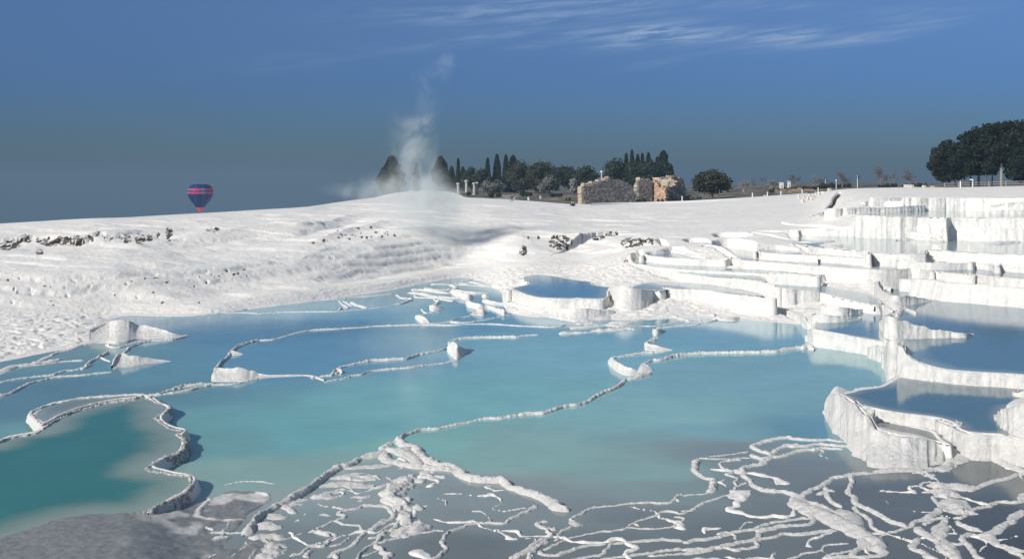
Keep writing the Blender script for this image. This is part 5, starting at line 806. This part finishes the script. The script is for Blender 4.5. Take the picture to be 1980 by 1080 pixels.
# --- broken columns
for u, d, hpx, lab, k in [(886, 300, 24, 'leftmost broken marble column half lost in the steam', 0), (902, 298, 30, 'tallest broken marble column with a bulging capital', 1), (917, 302, 25, 'thicker column of the pair of broken columns', 2), (922.5, 303, 26, 'right column of the pair of broken columns', 3)]:
    p = spot(u, d, .1); h_ = hpx*mpx(d); t = tag(empty('broken_column', p), lab, 'column', 'broken marble columns'); r_ = .42 if k != 3 else .36
    def lathe(prof, n=14):
        a = np.linspace(0, 2*np.pi, n, endpoint=False); G = np.array([[(r*math.cos(q), r*math.sin(q), z) for q in a] for r, z in prof]); m_ = MB(); G[..., :2] *= 1+.06*vnoise(G[..., 2]*2, np.arange(n)[None, :]*.9, seed=k)[..., None]; m_.grid(G, wrap=True); return m_
    lathe([(.01, 0), (r_*1.5, 0), (r_*1.5, .25), (r_*1.25, .3), (r_*1.3, .42), (r_*1.05, .5), (.01, .5)]).build('base', M_MARBLE, t)
    lathe([(r_, .48), (r_*1.02, h_*.3), (r_*.94, h_*.31), (r_*.97, h_*.55), (r_*.88, h_*.56), (r_*.86, h_*.8), (.01, h_*.8)]).build('shaft', M_MARBLE, t)
    lathe([(r_*.8, h_*.78), (r_*1.0, h_*.82), (r_*1.5, h_*.9), (r_*1.35, h_*.96), (r_*.7, h_), (.01, h_)]).build('capital', M_MARBLE, t)
# --- kerb, posts, lamps
kp = [((u-990)/F*d, d, 0) for u, d in [(1142, 197), (1200, 202), (1270, 205), (1350, 207), (1420, 209), (1500, 213), (1560, 217)]]
kk = catmull(np.array(kp), 6); kk, _ = resample(kk, .5); T_ = np.gradient(kk[:, :2], axis=0); T_ /= np.linalg.norm(T_, axis=1)[:, None]; N_ = np.stack([-T_[:, 1], T_[:, 0]], 1); G = []
for (x, y, _), n_ in zip(kk, N_):
    z = ground_z(990+F*x/y, y); G.append([(x-n_[0]*.3, y-n_[1]*.3, z-.3), (x-n_[0]*.28, y-n_[1]*.28, z+.32), (x-n_[0]*.22, y-n_[1]*.22, z+.36), (x+n_[0]*.22, y+n_[1]*.22, z+.36), (x+n_[0]*.28, y+n_[1]*.28, z+.32), (x+n_[0]*.3, y+n_[1]*.3, z-.3)])
mb = MB(); mb.grid(np.array(G)); tag(mb.build('kerb', M_WHITE, smooth=False), 'long low white kerb wall edging the path above the white slope', 'kerb')
post0 = None
PL = ['short white path post right of the dome shaped pine', 'short white path post under the grey leafless thicket', 'short white path post below the left kiosk', 'short white path post below the leaning small tree', 'short white path post nearest the crevice', 'white path post by the long ruined wall', 'white path post in front of the dark ruin wing']
for i, (u, d) in enumerate([(1455, 214), (1484, 216), (1510, 217), (1551, 220), (1582, 222), (1128, 207), (1319, 212)]):
    if post0 is None:
        o = post0 = empty('path_post', (0, 0, 0)); mb = MB(); mb.tube([(0, 0, -.2), (0, 0, 1.0)], [.11, .10], 8); mb.build('shaft', M_WHITE, o); mb = MB(); mb.tube([(0, 0, .98), (0, 0, 1.05), (0, 0, 1.12)], [.14, .14, .05], 8); mb.build('cap', M_WHITE, o)
    else: o = copy_tree(post0)
    o.location = spot(u, d); tag(o, PL[i], 'post', 'white path posts')
def lamp(u, d, h_, label, globe=.22, box=True):
    t = tag(empty('street_lamp', spot(u, d, .05)), label, 'lamp', 'lamps on the plateau'); mb = MB(); mb.tube([(0, 0, -.2), (0, 0, h_*.5), (0, 0, h_)], [.09, .075, .055], 8); mb.build('pole', M_WHITE, t)
    a = np.linspace(0, 2*np.pi, 12, endpoint=False); tt = np.linspace(.1, np.pi-.1, 8); G = np.array([[(globe*math.sin(q)*math.cos(w_), globe*math.sin(q)*math.sin(w_), h_+globe*.9+globe*math.cos(q)) for w_ in a] for q in tt]); mb = MB(); mb.grid(G, wrap=True); mb.build('globe', M_WHITE, t)
    mb = MB(); mb.tube([(0, 0, h_-.05), (0, 0, h_+.06)], [.14, .16], 8); mb.build('collar', M_DARK, t)
    if box: mb = MB(); mb.box((.28, -.05, .42), (.42, .3, .95)); mb.box((.28, -.05, .92), (.48, .36, .05)); mb.build('control_box', M_WHITE, t)
lamp(1163, 207, 6.2, 'tall white lamp post with a globe in front of the long ruined wall'); lamp(1617, 236, 1.9, 'short lamp with a round head beside the forked bare tree', .2, False); lamp(1658, 238, 2.6, 'slim white pole lamp on the skyline right of the crevice', .12, False); lamp(1596, 262, 2.4, 'thin white pole lamp left of the short round headed lamp', .1, False)
for u, d, lab in [(1511, 300, 'left and wider one of two white kiosks on the skyline'), (1525.5, 305, 'right and taller one of two white kiosks on the skyline')]:
    w_ = 1.0 if 'wider' in lab else .75; t = tag(empty('kiosk', spot(u, d, .05)), lab, 'kiosk', 'white kiosks'); z0 = 1.5 if 'wider' in lab else 1.7; mb = MB(); mb.box((0, 0, z0/2+.35), (w_, w_, z0+.7)); mb.build('cabin', M_WHITE, t, smooth=False); mb = MB(); mb.box((0, 0, z0+.78), (w_+.2, w_+.2, .1)); mb.build('roof', M_WHITE, t, smooth=False); mb = MB(); mb.box((0, -w_/2-.01, .95), (w_*.4, .03, 1.2)); mb.build('door', M_WOOD, t, smooth=False)
M_BLOCK = plain('block_marble', (.62, .59, .54), .85, .15, 3.0, .5)
for u, d, sz, lab in [(1753, 219, (1.15, .7, .7), 'upper white stone block with a step on the bare slope'), (1763.5, 212, (.75, .6, .65), 'middle one of three white stone blocks, set lower down'), (1787, 200, (.65, .6, .55), 'squat pale stone block at the end of the terrace edge'), (1803, 216, (.9, .4, .38), 'flat white slab lying left of the pine grove'), (1022, 236, (.5, .4, .85), 'upright white stone standing on the pale slope'), (1045, 255, (.45, .4, .9), 'small upright white stone in the shade of the round pines'), (992, 250, (.9, .5, .4), 'low pale stone lying behind the bending person'), (1480, 221, (.7, .5, .5), 'small pale boulder behind the path posts'), (1590, 212, (.9, .6, .5), 'white boulder beside the top of the crevice'), (1604, 214, (.7, .6, .7), 'white boulder at the head of the crevice')]:
    p = spot(u, d, .1); bm = bmesh.new(); bmesh.ops.create_cube(bm, size=1); bmesh.ops.scale(bm, vec=sz, verts=bm.verts); bmesh.ops.bevel(bm, geom=bm.edges[:], offset=.07, segments=2, affect='EDGES')
    for v in bm.verts: v.co += Vector(RNG.normal(0, .018, 3)); v.co.z += sz[2]/2
    me = bpy.data.meshes.new('stone_block'); bm.to_mesh(me); bm.free(); me.materials.append(M_BLOCK); o = bpy.data.objects.new('stone_block', me); C.objects.link(o); o.location = p; o.rotation_euler = (0, 0, RNG.uniform(-.4, .4)); tag(o, lab, 'stone', 'loose white stones')
# scattered stones of the unfinished kerb on the slope
stn = [(1545, 205), (1556, 200), (1562, 194), (1569, 190), (1573, 199), (1566, 206), (1578, 209), (1584, 205), (1552, 188), (1547, 192)]
WH = ['highest on the left', 'second from the top on the left', 'in the middle of the row', 'lowest on the right', 'beside the tall stone', 'near the top of the row', 'right under the path posts', 'farthest right', 'lowest of all', 'lowest on the left']
for (u, d), wl in zip(stn, WH):
    p = spot(u, d, .08); mb = MB(); mb.box((0, 0, .32), (.34, .34, .85), RNG.uniform(0, 1), .03); mb.box((.15, 0, .1), (.6, .4, .3), RNG.uniform(0, 1), .03)
    o = mb.build('marker_stone', M_BLOCK, smooth=False); o.location = p; tag(o, 'white marker stone left of the crevice, '+wl, 'stone', 'marker stones on the slope')
# --- railing by the pines
t = tag(empty('railing', spot(1826, 187)), 'pale wooden railing in front of the umbrella pines', 'railing'); p0 = np.array(spot(1826, 187)); P_ = [np.array(spot(u, d))-p0 for u, d in [(1826, 187), (1853, 187.5), (1880, 188), (1912, 188), (1945, 188), (1985, 188), (2030, 188)]]
for q in P_: mb = MB(); mb.tube([q+[0, 0, -.2], q+[0, 0, .95]], [.06, .055], 6); mb.build('post', M_WOOD, t)
for zz in (.45, .85): mb = MB(); mb.tube([q+[0, 0, zz] for q in P_], .04, 5); mb.build('rail', M_WOOD, t)
t = tag(empty('sign_post', spot(1881, 186)), 'white post with a short board at its top by the pine trunks', 'sign'); mb = MB(); mb.tube([(0, 0, -.2), (0, 0, 1.5)], .055, 6); mb.build('post', M_WHITE, t); mb = MB(); mb.box((-.25, -.03, 1.42), (.62, .05, .2)); mb.build('board', M_WHITE, t, smooth=False)
t = tag(empty('gate_post', spot(1857, 186.5)), 'thick white post standing close to the second railing post', 'post'); mb = MB(); mb.tube([(0, 0, -.2), (0, 0, 1.15)], .11, 8); mb.build('shaft', M_WHITE, t); mb = MB(); mb.tube([(0, 0, 1.14), (0, 0, 1.22)], [.14, .08], 8); mb.build('cap', M_WHITE, t)

# --- hot air balloon
def balloon(u, v, d, wpx):
    m = d/F; R_ = wpx/2*m; zc = H-(v-VH)*m; t = tag(empty('hot_air_balloon', ((u-990)*m, d, zc)), 'dark blue hot air balloon with red stripes low over the white ridge', 'balloon')
    k = R_; prof = [(.02, .60), (.30, .60), (.55, .575), (.78, .47), (.93, .28), (1.0, .02), (.985, -.18), (.93, -.36), (.80, -.60), (.62, -.85), (.44, -1.08), (.30, -1.25)]
    a = np.linspace(0, 2*np.pi, 64, endpoint=False); zz = np.linspace(0, len(prof)-1, 56); pr = np.interp(zz, range(len(prof)), [p[0] for p in prof]); pz = np.interp(zz, range(len(prof)), [p[1] for p in prof])
    g = 1-.022*np.abs(np.cos(a*8))**6; G = np.stack([pr[:, None]*g*np.cos(a)*k, pr[:, None]*g*np.sin(a)*k, np.broadcast_to(pz[:, None], (56, 64))*k], -1)
    blue = np.array(lin(34, 46, 110)); dk = np.array(lin(24, 34, 78)); red = np.array(lin(190, 62, 88)); pale = np.array(lin(120, 110, 140)); col = np.ones((56, 64, 4)); gore = ((a/(2*np.pi)*16).astype(int) % 2)
    for j in range(64):
        for i in range(56):
            c = blue if gore[j] else dk; z = pz[i]
            if .10 < z < .26 or -.16 < z < .0: c = red*.8 if (j//4) % 4 != 1 else pale
            col[i, j, :3] = c
    mb = MB(); mb.grid(G, col, wrap=True); mb.build('envelope', toned('balloon_cloth', .55, .1, .6, 0), t)
    G = np.array([[(r*math.cos(q)*k, r*math.sin(q)*k, z*k) for q in a[::2]] for r, z in [(.302, -1.245), (.22, -1.38), (.13, -1.52), (.09, -1.60)]]); mb = MB(); mb.grid(G, np.broadcast_to(np.array([*lin(205, 84, 84), 1]), G.shape[:2]+(4,)), wrap=True); mb.build('skirt', bpy.data.materials['balloon_cloth'], t)
    mb = MB(); mb.box((0, 0, -1.86*k), (.13*k, .13*k, .12*k)); mb.box((0, 0, -1.80*k), (.145*k, .145*k, .02*k)); mb.build('basket', plain('wicker', (.16, .11, .07), .9, .2, 3.0), t, smooth=False)
    for sx in (-1, 1):
        for sy in (-1, 1): mb = MB(); mb.tube([(sx*.06*k, sy*.06*k, -1.79*k), (sx*.08*k, sy*.08*k, -1.60*k)], .006*k, 4); mb.build('rope', M_DARK, t)
balloon(387.5, 370.5, 520, 49)

# --- two visitors
M_SKIN = plain('skin', (.45, .29, .21), .6, .08, 8.0); M_HAIR = plain('hair', (.03, .024, .02), .7, .1, 9.0); M_NAVY = plain('navy_cloth', (.035, .04, .055), .9, .15, 6.0); M_BLACKC = plain('dark_cloth', (.022, .023, .026), .9, .15, 6.0); M_GREYC = plain('grey_cloth', (.22, .23, .25), .9, .15, 6.0)
def skin(name, V, E, R_, mat, parent, root=0):
    me = bpy.data.meshes.new(name); me.from_pydata(V, E, []); o = bpy.data.objects.new(name, me); C.objects.link(o); o.parent = parent; me.materials.append(mat)
    md = o.modifiers.new('skin', 'SKIN'); md.use_smooth_shade = True
    for i, r in enumerate(R_): me.skin_vertices[0].data[i].radius = (r, r); me.skin_vertices[0].data[i].use_root = (i == root)
    sb = o.modifiers.new('sub', 'SUBSURF'); sb.levels = 1; sb.render_levels = 2; return o
def person(loc, rz, label, pose, jacket, trousers):
    t = tag(empty('person', loc, rz), label, 'person'); J = pose
    body = ['pelvis', 'belly', 'chest', 'neck', 'chin', 'head', 'crown', 'hipL', 'kneeL', 'ankL', 'toeL', 'hipR', 'kneeR', 'ankR', 'toeR', 'shL', 'elL', 'wrL', 'haL', 'shR', 'elR', 'wrR', 'haR']; ix = {n: i for i, n in enumerate(body)}
    E = [('pelvis', 'belly'), ('belly', 'chest'), ('chest', 'neck'), ('neck', 'chin'), ('chin', 'head'), ('head', 'crown')]+[e for s in 'LR' for e in (('pelvis', 'hip'+s), ('hip'+s, 'knee'+s), ('knee'+s, 'ank'+s), ('ank'+s, 'toe'+s), ('chest', 'sh'+s), ('sh'+s, 'el'+s), ('el'+s, 'wr'+s), ('wr'+s, 'ha'+s))]
    Rr = dict(pelvis=.13, belly=.12, chest=.13, neck=.05, chin=.065, head=.095, crown=.07, hip=.09, knee=.06, ank=.04, toe=.035, sh=.055, el=.042, wr=.03, ha=.038); rad = [Rr[n.rstrip('LR') if n[-1] in 'LR' else n] for n in body]
    skin('body', [J[n] for n in body], [(ix[a], ix[b]) for a, b in E], rad, M_SKIN, t)
    def garment(nm, names, edges, grow, mat):
        k = {n: i for i, n in enumerate(names)}; skin(nm, [J[n] for n in names], [(k[a], k[b]) for a, b in edges], [Rr[n.rstrip('LR') if n[-1] in 'LR' else n]+grow for n in names], mat, t)
    garment('jacket', ['pelvis', 'belly', 'chest', 'shL', 'elL', 'wrL', 'shR', 'elR', 'wrR'], [('pelvis', 'belly'), ('belly', 'chest'), ('chest', 'shL'), ('shL', 'elL'), ('elL', 'wrL'), ('chest', 'shR'), ('shR', 'elR'), ('elR', 'wrR')], .022, jacket)
    garment('trousers', ['pelvis', 'hipL', 'kneeL', 'ankL', 'hipR', 'kneeR', 'ankR'], [('pelvis', 'hipL'), ('hipL', 'kneeL'), ('kneeL', 'ankL'), ('pelvis', 'hipR'), ('hipR', 'kneeR'), ('kneeR', 'ankR')], .018, trousers)
    for s in 'LR': skin('shoe', [J['ank'+s], J['toe'+s]], [(0, 1)], [.055, .05], M_BLACKC, t)
    h_ = np.array(J['head']); c_ = np.array(J['crown']); b_ = h_+np.array((0, .05, 0)); skin('hair', [tuple(b_), tuple((h_+c_)/2+np.array((0, .04, .02))), tuple(c_+np.array((0, 0, .02)))], [(0, 1), (1, 2)], [.075, .10, .075], M_HAIR, t); return t
BEND = dict(pelvis=(0, .12, .92), belly=(0, -.02, 1.06), chest=(0, -.22, 1.22), neck=(0, -.36, 1.31), chin=(0, -.43, 1.33), head=(0, -.47, 1.38), crown=(0, -.5, 1.46), hipL=(.1, .12, .88), kneeL=(.17, .02, .48), ankL=(.2, .1, .07), toeL=(.22, -.1, .04), hipR=(-.1, .12, .88), kneeR=(-.17, .02, .48), ankR=(-.21, .12, .07), toeR=(-.24, -.08, .04), shL=(.19, -.24, 1.2), elL=(.22, -.28, .92), wrL=(.15, -.42, .74), haL=(.12, -.46, .66), shR=(-.19, -.24, 1.2), elR=(-.22, -.28, .92), wrR=(-.15, -.42, .74), haR=(-.12, -.46, .66))
SIT = dict(pelvis=(0, .1, .14), belly=(0, .06, .32), chest=(0, 0, .52), neck=(0, -.03, .67), chin=(0, -.06, .72), head=(0, -.06, .80), crown=(0, -.05, .88), hipL=(.1, .06, .14), kneeL=(.16, -.34, .46), ankL=(.15, -.46, .07), toeL=(.17, -.64, .04), hipR=(-.1, .06, .14), kneeR=(-.16, -.34, .46), ankR=(-.15, -.46, .07), toeR=(-.17, -.64, .04), shL=(.19, .0, .52), elL=(.26, -.18, .34), wrL=(.15, -.34, .42), haL=(.08, -.4, .46), shR=(-.19, .0, .52), elR=(-.26, -.18, .34), wrR=(-.15, -.34, .42), haR=(-.08, -.4, .46))
person(spot(990, 216), .35, 'person in dark clothes bending forward on the pale slope', BEND, M_NAVY, M_BLACKC)
person(spot(1106, 191), -.5, 'person in dark clothes sitting on the edge left of the ruined wall', SIT, M_BLACKC, M_NAVY)
person(spot(1109, 191.6), .2, 'person in a grey jacket sitting close beside the one in dark clothes', SIT, M_GREYC, M_BLACKC)
# ------------------------------------------------------------------ steam
ms = bpy.data.materials.new('steam'); ms.use_nodes = True; T = NT(ms.node_tree); T.n.clear()
po = T.add('ShaderNodeTexCoord').outputs['Object']; sx = T.add('ShaderNodeSeparateXYZ', {0: po}); x, y, z = sx.outputs
wv = T.add('ShaderNodeTexNoise', {'Vector': po, 'Scale': .16, 'Detail': 3.0}); wc_ = T.add('ShaderNodeVectorMath', {0: wv.outputs['Color'], 1: (.5, .5, .5)}, operation='SUBTRACT').outputs[0]
pw = T.add('ShaderNodeVectorMath', {0: po, 1: T.add('ShaderNodeVectorMath', {0: wc_, 3: 5.0}, operation='SCALE').outputs[0]}, operation='ADD').outputs[0]
n = T.noise(T.add('ShaderNodeMapping', {'Vector': pw, 'Scale': (1, 1, .8)}).outputs[0], .42, 7, .62, .3)
sw_ = T.add('ShaderNodeSeparateXYZ', {0: T.add('ShaderNodeVectorMath', {0: po, 1: T.add('ShaderNodeVectorMath', {0: wc_, 3: 3.0}, operation='SCALE').outputs[0]}, operation='ADD').outputs[0]}); xw, yw, zw = sw_.outputs
dens = None
SD = 114.0; SX = (820-990)/F*SD; SZ = H-(400-VH)/F*SD
for u, v, ru, rv, am in [(842, 388, 36, 34, .9), (822, 350, 40, 40, .7), (800, 378, 62, 30, .42), (848, 428, 42, 46, .46), (785, 408, 62, 34, .32), (800, 300, 40, 50, .32), (795, 245, 34, 55, .22), (835, 170, 34, 50, .14), (862, 125, 30, 28, .15), (715, 366, 80, 20, .22), (842, 480, 36, 46, .40), (825, 525, 55, 25, .14), (770, 345, 34, 40, .10)]:
    cx, cz = (u-990)/F*SD-SX, H-(v-VH)/F*SD-SZ; rx, rz = ru/F*SD, rv/F*SD
    q = T.math('ADD', T.math('POWER', T.math('ABSOLUTE', T.math('DIVIDE', T.math('SUBTRACT', xw, cx), rx)), 2.0), T.math('POWER', T.math('ABSOLUTE', T.math('DIVIDE', T.math('SUBTRACT', zw, cz), rz)), 2.0))
    q = T.math('ADD', q, T.math('POWER', T.math('ABSOLUTE', T.math('DIVIDE', yw, max(2.2, rx))), 2.0)); g = T.math('MULTIPLY', T.math('EXPONENT', T.math('MULTIPLY', q, -1.1)), am); dens = g if dens is None else T.math('ADD', dens, g)
dens = T.math('MULTIPLY', dens, T.math('MULTIPLY_ADD', T.smooth(n, .36, .78), 1.5, .06))
dens = T.math('MULTIPLY', T.math('MAXIMUM', T.math('SUBTRACT', dens, .03), 0.0), .66)
pv = T.add('ShaderNodeVolumePrincipled', {'Color': (.90, .95, .94, 1), 'Density': dens, 'Anisotropy': .1}); T.l.new(pv.outputs[0], T.add('ShaderNodeOutputMaterial').inputs['Volume'])
try: ms.cycles.volume_step_rate = .35; ms.cycles.homogeneous_volume = False
except Exception: pass
mb = MB(); zlo, zhi = -9.0, 20.5; G = []
for zz, x0, x1, ry in [(zlo, -6, 9, 6), (-5, -10, 11, 8), (-1, -18, 12, 9), (2.5, -18, 11, 9), (5, -13, 9, 8), (9, -9, 7, 7), (14, -7, 8, 6), (zhi, -3.5, 8, 5)]:
    a = np.linspace(0, 2*np.pi, 20, endpoint=False); G.append(np.stack([(x0+x1)/2+(x1-x0)/2*np.cos(a), ry*np.sin(a), 0*a+zz], 1))
G = np.array(G); mb.grid(G, wrap=True); k = G.shape[1]
mb.add(G[0], [list(range(k))[::-1]]); mb.add(G[-1], [list(range(k))])
o = mb.build('steam_plume', ms, smooth=False); o.location = (SX, SD, SZ); tag(o, 'white steam drifting up from the cascade and over the far trees', kind='stuff')
bm = bmesh.new(); bm.from_mesh(o.data); bmesh.ops.remove_doubles(bm, verts=bm.verts, dist=.001); bmesh.ops.recalc_face_normals(bm, faces=bm.faces); bm.to_mesh(o.data); bm.free()
# ------------------------------------------------------------------ air
def haze_box(name, x0, x1, y0, y1, z0, z1, mat):
    mb = MB(); mb.box(((x0+x1)/2, (y0+y1)/2, (z0+z1)/2), (x1-x0, y1-y0, z1-z0)); return mb.build(name, mat, smooth=False)
mh = bpy.data.materials.new('haze'); mh.use_nodes = True; T = NT(mh.node_tree); T.n.clear()
pv = T.add('ShaderNodeVolumePrincipled', {'Color': (.19, .29, .385, 1), 'Density': .00042, 'Anisotropy': 0.0}); T.l.new(pv.outputs[0], T.add('ShaderNodeOutputMaterial').inputs['Volume'])
tag(haze_box('haze', -9500, 9500, -60, 12000, -300, 60, mh), 'thin blue haze over the hillside and the valley', kind='stuff')
